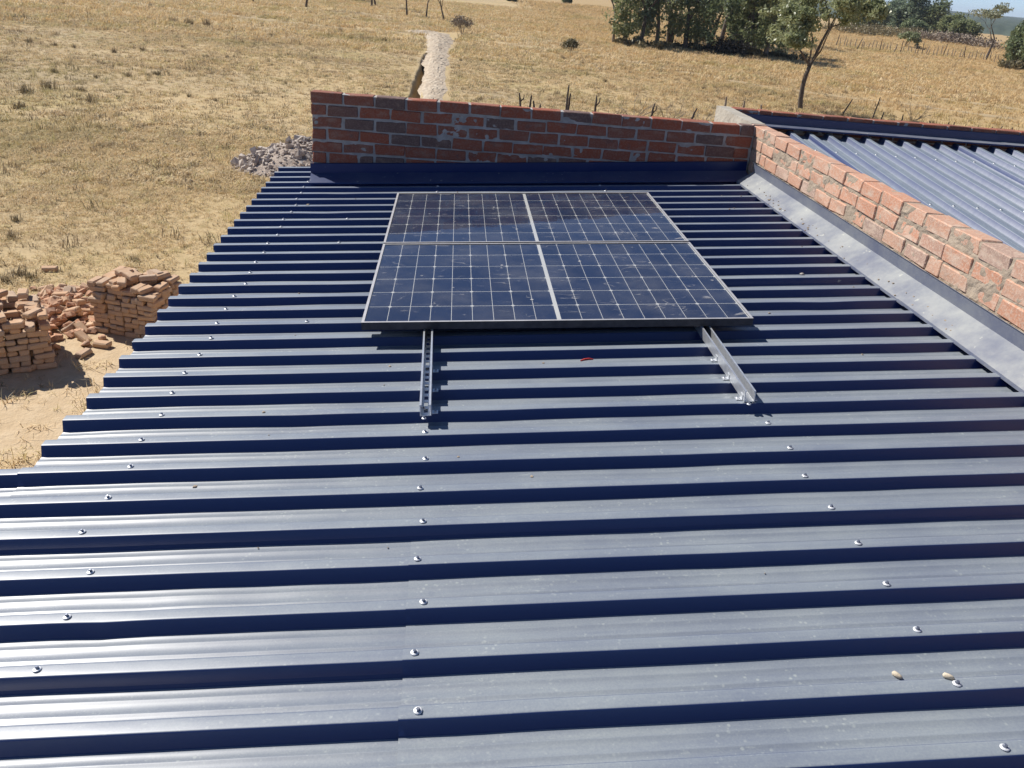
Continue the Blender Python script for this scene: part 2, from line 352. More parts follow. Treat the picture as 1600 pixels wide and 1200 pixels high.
# ------------------------------------------------------------------ ground, trench, spoil bank, paths, hills
def axis(dense, lo, hi, grow=1.22):
    a = list(dense); s = dense[-1] - dense[-2]
    while a[-1] < hi: s *= grow; a.append(a[-1] + s)
    s = dense[1] - dense[0]
    while a[0] > lo: s *= grow; a.insert(0, a[0] - s)
    return np.array(a)
TR_A, TR_B = ground(646, 160), ground(667, 92)          # the open trench
SP = [ground(673, 175), ground(677, 150), ground(680, 125), ground(682, 100), ground(684, 78), ground(688, 62), ground(680, 52), ground(655, 50), ground(636, 49)]
SPW = [0.5, 0.52, 0.58, 0.68, 0.84, 1.0, 1.1, 0.9, 0.6]
def gz(x, y):
    x = np.asarray(x, float); y = np.asarray(y, float)
    z = (fbm(x * 0.11, y * 0.11, 3, 3) - 0.5) * 0.22 + (fbm(x * 0.9, y * 0.9, 9, 2) - 0.5) * 0.05
    near = np.clip((y - 12) / 15, 0, 1) * 0.9 + 0.1
    z = z * near
    d = TR_B - TR_A; L = math.hypot(d.x, d.y)
    s = ((x - TR_A.x) * d.x + (y - TR_A.y) * d.y) / L; q = np.abs((x - TR_A.x) * d.y - (y - TR_A.y) * d.x) / L
    q = q + (vnoise(x * 0, s * 1.3, 5) - 0.5) * 0.12
    z = z - np.where((s > -8) & (s < L + 3), 0.5 * np.clip((0.22 - q) / 0.11, 0, 1), 0)
    return z
def gzf(x, y): return float(gz(np.array([x]), np.array([y]))[0])
xs = axis(np.concatenate([np.arange(-40, -4, 0.5), np.arange(-4, -0.5, 0.25), np.arange(-0.5, 2.5, 0.07), np.arange(2.5, 45, 0.5)]), -5000, 5000)
ys = axis(np.concatenate([np.arange(-25, 24, 0.4), np.arange(24, 95, 0.5)]), -3000, 6000)
X, Y = np.meshgrid(xs, ys)
Z = gz(X, Y)
g_me = mesh_np('ground', np.stack([X.ravel(), Y.ravel(), Z.ravel()], 1), grid_faces(len(xs), len(ys)), M_GROUND, True)
def sandmask(x, y):
    near = np.clip((x + 3.6) / 2.4, 0, 1) * np.clip((11.5 - y) / 4, 0, 1)
    s2 = np.exp(-(((x + 2.6) / 1.4) ** 2 + ((y - 6.0) / 2.6) ** 2))
    s3 = 0.7 * np.exp(-(((x + 0.5) / 0.8) ** 2 + ((y - 10.5) / 3.0) ** 2))
    return np.clip(np.maximum(np.maximum(near, s2 * 1.1), s3) * (0.65 + 0.7 * fbm(x * 0.8, y * 0.8, 31, 2)), 0, 1)
def goldmask(x, y):
    return np.clip((x - 6 - 0.05 * (y - 30)) / 8, 0, 1) * np.clip((y - 24) / 12, 0, 1)
for nm, fn in (('sand', sandmask), ('gold', goldmask)):
    at = g_me.attributes.new(nm, 'FLOAT', 'POINT'); at.data.foreach_set('value', fn(X.ravel(), Y.ravel()).astype(np.float32))
tag(obj('ground', g_me), kind='structure')

def spoil_bank():
    n = 170; m = 17; P = []
    pts = [Vector(p) for p in SP]
    cum = [0]
    for a, b in zip(pts, pts[1:]): cum.append(cum[-1] + (b - a).length)
    for i in range(n):
        s = cum[-1] * i / (n - 1); k = min(max(j for j in range(len(cum)) if cum[j] <= s + 1e-6), len(pts) - 2)
        f = (s - cum[k]) / (cum[k + 1] - cum[k]); c = pts[k].lerp(pts[k + 1], f); w = SPW[k] * (1 - f) + SPW[k + 1] * f
        t = (pts[k + 1] - pts[k]).normalized(); nrm = Vector((t.y, -t.x, 0))
        w *= 0.82 + 0.4 * float(vnoise(s * 0.7, 0, 4)); hh = (0.15 + 0.08 * float(vnoise(s * 0.9, 3, 8))) * min(1, w)
        if i in (0, n - 1): hh *= 0.1
        for j in range(m):
            a = -1 + 2 * j / (m - 1); p = c + nrm * a * w
            z = gzf(c.x + nrm.x * a * w, c.y + nrm.y * a * w)
            z = max(z, -0.05) + hh * (1 - abs(a) ** 1.6) * (0.8 + 0.4 * rng.random()) - 0.03
            P.append((p.x + rng.uniform(-.03, .03), p.y + rng.uniform(-.03, .03), z))
    tag(obj('spoil_bank', mesh_np('spoil_bank', P, grid_faces(m, n), M_SPOIL, False)),
        'long pale bank of dug soil beside the open trench', 'soil bank')
spoil_bank()

PATH_PTS = []
def path(pix, w, seed):
    pts = [ground(*p) for p in pix]; out = []; edge = []
    dense = []
    for a, b in zip(pts, pts[1:]):
        k = max(2, int((b - a).length / 0.8)); dense += [a.lerp(b, i / k) for i in range(k)]
    dense.append(pts[-1]); m = 7
    PATH_PTS.extend((p.x, p.y, w * 0.3) for p in dense[::2])
    for i, p in enumerate(dense):
        t = (dense[min(i + 1, len(dense) - 1)] - dense[max(i - 1, 0)]).normalized(); nrm = Vector((t.y, -t.x, 0))
        off = (float(vnoise(i * 0.23, seed, 2)) - 0.5) * 0.5
        for j in range(m):
            a = -1 + 2 * j / (m - 1); q = p + nrm * (a * w * 0.5 + off)
            out.append((q.x, q.y, gzf(q.x, q.y) + 0.02)); edge.append(0.0 if i in (0, len(dense) - 1) else (1 - abs(a)) * 1.15)
    me = mesh_np('path', out, grid_faces(m, len(dense)), M_PATH, True)
    at = me.attributes.new('edge', 'FLOAT', 'POINT'); at.data.foreach_set('value', np.array(edge, np.float32))
    tag(obj('path', me), kind='structure')
path([(120, -6), (230, 8), (320, 20), (420, 33), (530, 44), (600, 49), (662, 52)], 2.6, 1)
path([(700, 58), (760, 66), (830, 76), (900, 84), (980, 96), (1060, 112), (1150, 130), (1200, 140)], 2.4, 2)
path([(715, 30), (760, 44), (830, 60), (900, 74), (975, 88)], 2.0, 3)
path([(1180, 118), (1260, 127), (1350, 140), (1450, 152), (1600, 172)], 2.2, 4)
path([(1200, 138), (1290, 150), (1400, 162), (1600, 190)], 2.2, 5)

def hills():
    n = 700; out = []
    rings = ((300, 0, 0.0), (400, 3.2, 0.15), (700, 4.6, 0.3), (1500, 6.0, 0.6), (2600, 8.0, 1.0), (3600, 9, 0.7), (3900, 0, 0.0))
    for k, (R_, h0, hs) in enumerate(rings):
        for i in range(n):
            a = math.radians(-75 + 150 * i / (n - 1)); x = R_ * math.sin(a); y = R_ * math.cos(a)
            hgt = 30 * float(fbm(i * 0.0103, k * 0.3, 41, 3)) - 6
            bump = 1.6 * (rng.random() - 0.4) if 0 < k < 4 else 0
            out.append((x, y, -1 + h0 + hs * max(0, hgt) * (k > 2) + bump))
    tag(obj('hills', mesh_np('hills', out, grid_faces(n, len(rings)), M_HILL, True)), kind='structure')
hills()

# ------------------------------------------------------------------ the house: roof sheets and screws
P = 0.17268; CROWN = 0.038; WEB = 0.016; RH = 0.037
house = thing('house', 'long low house with dark ribbed metal roof carrying the solar panels', 'house', (0, 0, 0))
def profile(n0, n1, drop=0.0):
    """cross-section (v, w) of a sheet from rib n0 to rib n1 (crown front edge at n*P)"""
    pts = [(n0 * P - WEB * 0.75, -RH * 0.75)]
    for n in range(n0, n1 + 1):
        a = n * P; b = a + CROWN
        pts += [(a - 0.0016, -0.0035), (a + 0.0001, -0.001), (a + 0.0028, 0.0), (a + 0.006, 0.0003), (a + CROWN / 2, 0.0006), (b - 0.006, 0.0003), (b - 0.0028, 0.0), (b - 0.0001, -0.001), (b + 0.0016, -0.0035)]
        if n < n1:
            c0 = b + WEB; c1 = a + P - WEB; L = c1 - c0
            pts += [(c0 - 0.0013, -RH + 0.003), (c0 + 0.002, -RH)]
            for s in (0.31, 0.69):
                m = c0 + L * s
                pts += [(m - 0.0065, -RH), (m - 0.002, -RH + 0.0021), (m + 0.002, -RH + 0.0021), (m + 0.0065, -RH)]
                if s < 0.5: pts += [(c0 + L * 0.5, -RH)]
            pts += [(c1 - 0.002, -RH), (c1 + 0.0013, -RH + 0.003)]
    pts.append((n1 * P + CROWN + WEB * 0.75, -RH * 0.75))
    return pts
_dr = random.Random(19)
DENTS = [(_dr.uniform(-0.5, 3.5), _dr.uniform(-2.2, 3.2), _dr.uniform(0.03, 0.09), _dr.uniform(-0.002, 0.004)) for _ in range(60)] + [(0.55, -1.13, 0.06, 0.004), (0.85, -1.11, 0.07, 0.004), (1.1, -1.12, 0.05, 0.003)]
def sheet_mesh(name, n0, n1, u0, u1, w_off, mat, seed, step=0.06, flip=False, amp=1.0):
    pr = np.array(profile(n0, n1)); us = np.linspace(u0, u1, max(3, int((u1 - u0) / step)))
    Uu, Vv = np.meshgrid(us, pr[:, 0]); Ww = np.repeat(pr[:, 1][:, None], len(us), 1)
    pan = Ww < -RH * 0.6
    wob = (fbm(Uu * 2.6, Vv * 5, 3, 2) - 0.5) * np.where(pan, 0.0050, 0.0018) * amp
    dent = np.exp(-((Uu - u0) / 0.18) ** 2) * (vnoise(Vv * 9, Uu * 6, 8) - 0.5) * np.where(pan, 0.004, 0.0) * amp
    for cu, cv, cr, ca in DENTS: wob = wob - ca * np.exp(-(((Uu - cu) / (cr * 1.8)) ** 2 + ((Vv - cv) / cr) ** 2))
    Ww = Ww + wob + dent + w_off
    Vv = Vv + (fbm(Uu * 1.3, Vv * 0.3, 12, 2) - 0.5) * 0.004 * amp
    if flip: co = np.stack([-Vv.ravel(), Uu.ravel(), Ww.ravel()], 1)
    else: co = np.stack([Uu.ravel(), Vv.ravel(), Ww.ravel()], 1)
    f = grid_faces(len(us), len(pr))
    me = mesh_np(name, co, f, mat, True)
    return me
def auto_sharp(me, ang=50):
    me.polygons.foreach_set('use_smooth', np.ones(len(me.polygons), bool))
    try: me.set_sharp_from_angle(angle=math.radians(ang))
    except Exception: pass
def sheet(parent, me, loc, rot, dust):
    auto_sharp(me)
    o = obj('roof_sheet', me, parent, loc, rot); o['dust'] = dust
    s = o.modifiers.new('thickness', 'SOLIDIFY'); s.thickness = 0.0009; s.offset = -1
    e = o.modifiers.new('crisp_edges', 'EDGE_SPLIT'); e.split_angle = math.radians(50)
    return o
ROT = (0, -ALPHA, 0)
sheets = []
U_TOP = 3.69
def add_main(n0, n1, u0, u1, woff, dust, seed):
    o = sheet(house, sheet_mesh('roof_sheet', n0, n1, u0, u1, woff, M_ROOF, seed), (0, 0, H), ROT, dust)
    sheets.append((n0, n1, u0, u1, woff, o)); return o
# far part: full-length sheets; near part: a lower sheet running further down, an upper one lapped over it
for i, n0 in enumerate(range(-5, 20, 4)):
    add_main(n0, n0 + 4, rng.uniform(-0.004, 0.004) + (-0.012 if n0 == -5 else 0), U_TOP, 0.0012 * (i % 2) + (0.0024 if n0 == -5 else 0), [0.95, 1.0, 0.9, 1.0, 0.95, 0.9, 0.95][i], 100 + i * 7)
for i, n0 in enumerate(range(-8, -28, -5)):
    add_main(n0 - 0, n0 + 5, -1.6, 1.42, -0.0012 - 0.0012 * (i % 2), 0.9, 300 + i * 7)
for i, n0 in enumerate(range(-9, -28, -4)):
    add_main(n0, n0 + 4, 1.243 + rng.uniform(-0.003, 0.003), U_TOP, 0.0002 + 0.0012 * (i % 2), 0.98, 500 + i * 7)

def screw_mesh():
    b = MB()
    b.lathe([(0.0098, 0.0), (0.0100, 0.0012), (0.0088, 0.0026), (0.0062, 0.0036), (0.006, 0.0036)], 18, 0)
    b.lathe([(0.0061, 0.0034), (0.0061, 0.0042), (0.0042, 0.0046), (0.0042, 0.0086), (0.0034, 0.0094)], 6, 1)
    return b.mesh('roofing_screw', [M_WASHER, M_STEELHEAD], False)
SCREW = screw_mesh()
PU0, PV0, PTH = 0.98258, 0.48582, -0.01549                  # lower-left corner of the panels, their turn
def add_screw(u, n):
    best = None
    for s in sheets:
        if s[0] <= n <= s[1] and s[2] + 0.02 < u < s[3] - 0.02:
            if best is None or s[4] > best[4]: best = s
    if best is None: return
    o = obj('roofing_screw', SCREW, best[5], (u, n * P + CROWN * 0.5 + rng.uniform(-0.002, 0.002), best[4] + 0.0012),
            (rng.gauss(0, 0.07), rng.gauss(0, 0.07), rng.uniform(0, 1)))
    if u > 2: o.rotation_euler = (rng.gauss(-0.05, 0.1), rng.gauss(0.12, 0.1), 0.3)
for n in range(-24, 22):
    j = lambda: rng.uniform(-0.014, 0.014)
    add_screw((0.395 if n <= -6 else 0.318) + j(), n)
    if n <= -1 or n > 17:
        add_screw(1.274 + j(), n)
        add_screw(2.506 + j(), n)
    if n in (4, 11, 14): add_screw(0.71 + j(), n)

# flashings
def strip_mesh(name, pts, along0, along1, fn, mat, k=40, seed=0, amp=0.002):
    out = []; ss = np.linspace(along0, along1, k)
    for i, (a, w) in enumerate(pts):
        for s in ss:
            d = (float(vnoise(s * 2.1, i * 0.7, seed)) - 0.5) * amp * (2 if i == 0 else 1)
            out.append(fn(a, s, w + d))
    me = mesh_np(name, out, grid_faces(k, len(pts)), mat, False); return me
def flashing(me, parent=house, dust=1.0):
    o = obj('flashing', me, parent); o['dust'] = dust
    s = o.modifiers.new('thickness', 'SOLIDIFY'); s.thickness = 0.0012; s.offset = 0
    return o
WALL_V = 3.55; WX = 3.70
def tomain(a, s, w): return tuple(roof(s, a, w))                # a = v, s = u
for (u0, u1, dw, sd) in ((0.325, 2.52, 0.0, 1), (2.48, 3.70, 0.0025, 2)):
    flashing(strip_mesh('flashing', [(3.415, -0.004 + dw), (3.418, 0.006 + dw), (3.545, 0.052 + dw), (3.5445 - dw, 0.120 + dw), (3.538 - dw, 0.126 + dw)], u0, u1, tomain, M_FLASH, 40, sd), house, 0.28)
def toright(a, s, w): return tuple(roof(a, s, w))               # a = u, s = v
for (v0, v1, dw, sd) in ((-4.0, 0.86, 0.003, 3), (0.80, 3.40, 0.0, 4)):
    flashing(strip_mesh('flashing', [(3.584, -0.006 + dw), (3.586, 0.008 + dw), (3.7085 - dw, 0.076 + dw), (3.7025 - dw, 0.143 + dw), (3.696 - dw, 0.149 + dw)], v0, v1, toright, M_FLASH, 60, sd), house, 1.25)

# ------------------------------------------------------------------ brickwork
def brick_meshes(mat, k, L=0.219, W=0.108, Hh=0.0725, rough=0.0055, name='brick', bev=0.0042):
    res = []
    for i in range(k):
        r = random.Random(900 + i); b = MB()
        hx, hy, hz = L / 2, W / 2, Hh / 2; lat = []
        def J(a): return a * (1 + 0) + r.uniform(-rough, rough)
        # 24-vertex chamfered box
        idx = {}
        for sx in (-1, 1):
            for sy in (-1, 1):
                for sz in (-1, 1):
                    jx, jy, jz = r.uniform(-rough, rough), r.uniform(-rough, rough), r.uniform(-rough * .7, rough * .7)
                    c = bev * r.uniform(0.7, 1.8)
                    for ax in range(3):
                        p = [sx * hx + jx, sy * hy + jy, sz * hz + jz]
                        for q in range(3):
                            if q != ax: p[q] -= (sx, sy, sz)[q] * c
                        idx[(sx, sy, sz, ax)] = len(b.v); b.v.append(tuple(p))
        def F(*a): b.f.append(a); b.m.append(0)
        S = (-1, 1)
        for s in S:
            F(*[idx[(s, y, z, 0)] for y, z in ((-1, -1), (1, -1), (1, 1), (-1, 1))][::s])
            F(*[idx[(x, s, z, 1)] for x, z in ((-1, -1), (-1, 1), (1, 1), (1, -1))][::s])
            F(*[idx[(x, y, s, 2)] for x, y in ((-1, -1), (1, -1), (1, 1), (-1, 1))][::s])
        for y in S:
            for z in S:
                F(*[idx[k_] for k_ in ((-1, y, z, 1), (1, y, z, 1), (1, y, z, 2), (-1, y, z, 2))][::y * z])
        for x in S:
            for z in S:
                F(*[idx[k_] for k_ in ((x, -1, z, 0), (x, 1, z, 0), (x, 1, z, 2), (x, -1, z, 2))][::-x * z])
        for x in S:
            for y in S:
                F(*[idx[k_] for k_ in ((x, y, -1, 0), (x, y, 1, 0), (x, y, 1, 1), (x, y, -1, 1))][::x * y])
                for z in S: F(*[idx[(x, y, z, a)] for a in range(3)][::x * y * z])
        res.append(b.mesh(name, mat))
    return res
BR_WALL = brick_meshes(M_BRICK, 8); BR_HALF = brick_meshes(M_BRICK, 4, L=0.105)
BR_PAR = brick_meshes(M_BRICK_P, 8); BR_PHALF = brick_meshes(M_BRICK_P, 4, L=0.105)
BR_STK = brick_meshes(M_BRICK_S, 8, 0.205, 0.10, 0.062, 0.007, bev=0.010); BR_BAT = brick_meshes(M_BRICK_B, 8, 0.11, 0.09, 0.055, 0.018, bev=0.011)
TOP = H + 0.665; CH = 0.0865
def lay(parent, origin, axis_, length, courses, full, half, seed, facejit=0.004, ends=True):
    """bricks of a wall running along 'x' or 'y' from origin (centre line, top)"""
    r = random.Random(seed); rz = 0 if axis_ == 'x' else math.pi / 2
    for c in range(courses):
        s = 0.0; first = True; zc = origin[2] - CH * (c + 0.5) + 0.004
        while s < length - 0.03:
            if first and c % 2: L = 0.105; mesh_ = r.choice(half)
            elif length - s < 0.20: L = 0.105; mesh_ = r.choice(half)
            elif r.random() < 0.06: L = 0.105; mesh_ = r.choice(half)
            else: L = 0.219; mesh_ = r.choice(full)
            sc = 1.0
            if s + L > length: sc = max(0.3, (length - s) / L)
            mid = s + L * sc / 2; k = r.uniform(-facejit, facejit); dz = r.uniform(-0.003, 0.003) if c else r.uniform(-0.002, 0.003)
            loc = (origin[0] + mid, origin[1] + k, zc + dz) if axis_ == 'x' else (origin[0] + k, origin[1] + mid, zc + dz)
            o = obj('brick', mesh_, parent, loc, (r.gauss(0, 0.012), r.gauss(0, 0.01), rz + r.gauss(0, 0.012) + (math.pi if r.random() < .5 else 0)), (sc, 1, 1))
            s += L * sc + r.uniform(0.009, 0.017); first = False
def mortar_slab(name, parent, x0, x1, y0, y1, z0, z1, mat, res, face, seed, rec=0.006, amp=0.0066):
    """mortar core with uneven faces, slightly behind the brick faces on both sides"""
    if face == 'y': n = int((x1 - x0) / res) + 1; ss = np.linspace(x0, x1, n)
    else: n = int((y1 - y0) / res) + 1; ss = np.linspace(y0, y1, n)
    m = int((z1 - z0) / res) + 1; zz = np.linspace(z0, z1, m)
    S_, Z_ = np.meshgrid(ss, zz); verts = []; faces = []
    a0, a1 = (y0, y1) if face == 'y' else (x0, x1)
    base = 0
    for side, a in ((-1, a0), (1, a1)):
        d = (fbm(S_ * 22, Z_ * 30, seed + side, 3) - 0.5) * amp * 2 - rec
        A_ = a + side * d
        v = np.stack([S_.ravel(), A_.ravel(), Z_.ravel()], 1) if face == 'y' else np.stack([A_.ravel(), S_.ravel(), Z_.ravel()], 1)
        f = grid_faces(n, m) + base
        if (side == 1) == (face == 'y'): f = f[:, ::-1]
        verts.append(v); faces.append(f); base += n * m
    a = np.arange(n - 1) + (m - 1) * n; faces.append(np.stack([a, a + 1, a + 1 + n * m, a + n * m], 1))
    b = np.arange(m - 1) * n; faces.append(np.stack([b, b + n * m, b + n + n * m, b + n], 1))
    c = b + n - 1; faces.append(np.stack([c, c + n, c + n + n * m, c + n * m], 1))
    return obj(name, mesh_np(name, np.concatenate(verts), np.concatenate(faces), mat, False), parent)
# far parapet
pw = obj('parapet_wall', None, house); pw['label'] = 'red brick parapet closing the far end of the roof'
X0 = 0.335
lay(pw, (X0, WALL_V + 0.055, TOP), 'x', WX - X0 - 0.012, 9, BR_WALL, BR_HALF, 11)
mortar_slab('mortar', pw, X0 + 0.004, WX - 0.002, WALL_V, WALL_V + 0.11, TOP - 9 * CH, TOP - 0.007, M_MORTAR, 0.012, 'y', 5)
# right parapet
pr_ = obj('parapet_wall', None, house); pr_['label'] = 'sunlit pale brick parapet along the high side of the roof'
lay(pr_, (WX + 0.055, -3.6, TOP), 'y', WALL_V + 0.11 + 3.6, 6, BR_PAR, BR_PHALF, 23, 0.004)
mortar_slab('mortar', pr_, WX, WX + 0.11, -3.6, WALL_V + 0.108, TOP - 7 * CH, TOP - 0.006, M_MORTAR_P, 0.014, 'x', 9, 0.0055, 0.0085)
mortar_slab('rendered_wall', pr_, WX - 0.006, WX + 0.112, WALL_V + 0.112, 4.585, 0.0 + H - 0.6, TOP + 0.004, M_RENDER, 0.02, 'x', 13, 0.002, 0.006)
# walls below the roof
wb = MB()
wb.quad_box(X0 + 0.01, WX - 0.02, WALL_V + 0.004, WALL_V + 0.104, -0.1, TOP - 9 * CH - 0.002)
wb.quad_box(X0 + 0.01, X0 + 0.11, -4.3, WALL_V, -0.1, H - 0.05)
wb.quad_box(WX + 0.004, WX + 0.105, -3.6, 4.57, -0.1, TOP - 7 * CH - 0.002)
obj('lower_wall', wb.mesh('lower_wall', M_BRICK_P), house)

# ------------------------------------------------------------------ the neighbouring wing
wing = thing('house', 'adjoining wing with its own ribbed roof beyond the pale brick parapet', 'house', (6, 2, 0))
WV = 4.46; WBETA = math.radians(5.0); WXR = 9.4
def wpart(o): o.location = Vector(o.location) - Vector((6, 2, 0)); return o
ww = obj('parapet_wall', None, wing, (-6, -2, 0)); ww['label'] = 'low brick parapet closing the far end of the wing'
lay(ww, (WX + 0.12, WV + 0.055, TOP + 0.004), 'x', WXR - WX - 0.12, 3, BR_WALL, BR_HALF, 41)
mortar_slab('mortar', ww, WX + 0.116, WXR, WV, WV + 0.11, TOP - 3 * CH, TOP - 0.004, M_MORTAR, 0.014, 'y', 17)
def towing(a, s, w): return (s - 6, a - 2, H + w)
for (x0, x1, dw, sd) in ((WX + 0.115, 6.35, 0.0, 21), (6.3, WXR, 0.002, 22)):
    o = flashing(strip_mesh('flashing', [(4.338, 0.549 + dw), (4.335, 0.562 + dw), (4.45, 0.575 + dw), (4.4525 - dw, 0.632 + dw), (4.447 - dw, 0.638 + dw)], x0, x1, towing, M_FLASH, 50, sd), wing, 0.75)
for i in range(9):
    n0 = -(i * 4) - 4
    me = sheet_mesh('roof_sheet', n0, n0 + 4, -7.8, 0.0, 0.0011 * (i % 2), M_WING, 700 + i * 5, 0.12, True)
    o = sheet(wing, me, (3.845 - 6 - 0.02, 4.40 - 2, H + 0.532), (WBETA, 0, 0), 0.8)
    for k in range(4):
        for uu in (-0.62, -1.85, -3.1):
            n = n0 + k
            obj('roofing_screw', SCREW, o, (-(n * P + CROWN / 2), uu + rng.uniform(-.015, .015), 0.0012))
wb = MB(); wb.quad_box(WX + 0.12 - 6, WXR - 6, WV + 0.004 - 2, WV + 0.104 - 2, -0.1, TOP - 3 * CH - 0.002)
wb.quad_box(WXR + 0.002 - 6, WXR + 0.11 - 6, -3.4 - 2, WV - 2 + 0.1, -0.1, H - 0.3)
obj('lower_wall', wb.mesh('lower_wall', M_BRICK), wing)

# ------------------------------------------------------------------ solar panels
PW, PH, PT, WTOP = 1.722, 1.134, 0.035, 0.085
def solid_frame():
    b = MB(); lip = 0.012; wall = 0.004
    def ring(o0, o1, z0, z1, mi, top=None):
        # rectangular ring between insets o0 (outer) and o1 (inner)
        a = [(o0, o0), (PW - o0, o0), (PW - o0, PH - o0), (o0, PH - o0)]; c = [(o1, o1), (PW - o1, o1), (PW - o1, PH - o1), (o1, PH - o1)]
        k = len(b.v)
        for z in (z0, z1):
            b.v += [(x, y, z) for x, y in a] + [(x, y, z) for x, y in c]
        for i in range(4):
            j = (i + 1) % 4
            b.f += [(k + i, k + j, k + 8 + j, k + 8 + i), (k + 4 + j, k + 4 + i, k + 12 + i, k + 12 + j), (k + 8 + i, k + 8 + j, k + 12 + j, k + 12 + i), (k + j, k + i, k + 4 + i, k + 4 + j)]
            b.m += [mi, mi, 1 if top else mi, mi]
    ring(0, wall, -PT, -0.0018, 0); ring(0.0, lip, -0.0018, 0.0, 0, True); ring(wall, 0.026, -PT, -PT + 0.0016, 0)
    ring(wall, lip, -0.0085, -0.0068, 0)
    return b.mesh('frame', [M_FRAME, M_FRAME_SHEEN])
FR = solid_frame()
CW, CHH, GAP, MIDGAP = 0.0907, 0.1812, 0.0024, 0.019; RGAP = 0.0040
def cell_mesh():
    # half-cell with two clipped corners on one side (mirrored by turning it half round)
    b = MB(); c = 0.0085; w, h = CW, CHH
    poly = [(0, 0), (w - c, 0), (w, c), (w, h - c), (w - c, h), (0, h)]
    for z in (0, 0.0001): b.v += [(x - w / 2, y - h / 2, z) for x, y in poly]
    n = 6; b.f.append(tuple(range(n, 2 * n))); b.m.append(0); b.f.append(tuple(reversed(range(n)))); b.m.append(0)
    for i in range(n): b.f.append((i, (i + 1) % n, n + (i + 1) % n, n + i)); b.m.append(0)
    return b.mesh('solar_cell', M_CELL)
CELL = cell_mesh()
gb = MB(); gb.v = [(0.011, 0.011, -0.0022), (PW - 0.011, 0.011, -0.0022), (PW - 0.011, PH - 0.011, -0.0022), (0.011, PH - 0.011, -0.0022)]; gb.f = [(0, 1, 2, 3)]; gb.m = [0]
GLASS = gb.mesh('glass', M_GLASS)
bb = MB(); bb.quad_box(0.0045, PW - 0.0045, 0.0045, PH - 0.0045, -0.0066, -0.0056); BACK = bb.mesh('backsheet', M_BACK)
jb = MB()
for jx in (0.4, 0.86, 1.32): jb.quad_box(jx - 0.03, jx + 0.03, 0.55, 0.61, -0.022, -0.0068)
JB = jb.mesh('junction_box', M_FRAME)
def panel(k, label):
    off = k * (PH + 0.02)
    cu = PU0 - math.sin(PTH) * off; cv = PV0 + math.cos(PTH) * off
    t = thing('solar_panel', label, 'solar panel', roof(cu, cv, WTOP), group='solar panels mounted on the ribbed roof')
    t.rotation_euler = (Matrix.Rotation(-ALPHA, 4, 'Y') @ Matrix.Rotation(PTH, 4, 'Z')).to_euler()
    obj('frame', FR, t); obj('backsheet', BACK, t); obj('junction_box', JB, t)
    W9 = 9 * CW + 8 * GAP; mx = (PW - 2 * W9 - MIDGAP) / 2; my = (PH - 6 * CHH - 5 * RGAP) / 2
    for half in range(2):
        for c in range(9):
            for r in range(6):
                x = mx + half * (W9 + MIDGAP) + c * (CW + GAP) + CW / 2; y = my + r * (CHH + RGAP) + CHH / 2
                obj('solar_cell', CELL, t, (x, y, -0.0055), (0, 0, math.pi if c % 2 else 0))
    obj('glass', GLASS, t)
    return t
panel(0, 'nearer solar panel, its lower frame edge above the two open rails')
panel(1, 'farther solar panel, dark with the reflection of the brick parapet')

# mounting rails
def rail(u, label, slots, v0, v1, turn):
    t = thing('mounting_rail', label, 'rail', roof(u, v0, 0.0042), group='mounting rails under the solar panels')
    t.rotation_euler = (Matrix.Rotation(-ALPHA, 4, 'Y') @ Matrix.Rotation(turn, 4, 'Z')).to_euler()
    L = v1 - v0; b = MB(); w = 0.0205; th = 0.0025; h = 0.0455
    b.quad_box(-w, -w + th, 0, L, 0.0, h); b.quad_box(w - th, w, 0, L, 0.0, h)
    b.quad_box(-w + th, -w + 0.007, 0, L, h - th, h - 0.0002); b.quad_box(w - 0.007, w - th, 0, L, h - th, h - 0.0002)
    if slots:
        b.quad_box(-w + th, -0.0075, 0, L, 0.0004, th); b.quad_box(0.0075, w - th, 0, L, 0.0004, th)
        y = 0.0
        while y < L:
            y2 = min(L, y + 0.022); b.quad_box(-0.0075, 0.0075, y, y2, 0.0004, th - 0.0001)
            y += 0.05
    else: b.quad_box(-w + th, w - th, 0, L, 0.0004, th)
    obj('channel', b.mesh('channel', M_GALV), t)
    side = 1 if slots else -1
    for y in (0.028, 0.20, 0.37):
        f = MB(); x0, x1 = (w + 0.0005, w + 0.024) if side > 0 else (-w - 0.024, -w - 0.0005)
        f.quad_box(x0, x1, y - 0.012, y + 0.012, -0.0005, 0.002)
        xx = (w + 0.0004, w + 0.0024) if side > 0 else (-w - 0.0024, -w - 0.0004)
        f.quad_box(xx[0], xx[1], y - 0.012, y + 0.012, 0.002, 0.022)
        br = obj('foot_bracket', f.mesh('foot_bracket', M_GALV), t)
        obj('bolt', SCREW, br, ((x0 + x1) / 2 + side * 0.003, y, 0.0018), None, (0.7, 0.7, 0.9))
    e = obj('bolt', SCREW, t, (-0.006, -0.016, -0.001), None, (0.85, 0.85, 1))
    return t
rail(1.272, 'left galvanised mounting rail with a row of slots in its base', True, -0.212, 2.86, 0.004)
rail(2.486, 'right galvanised mounting rail with plain unslotted channel', False, -0.165, 2.86, -0.012)

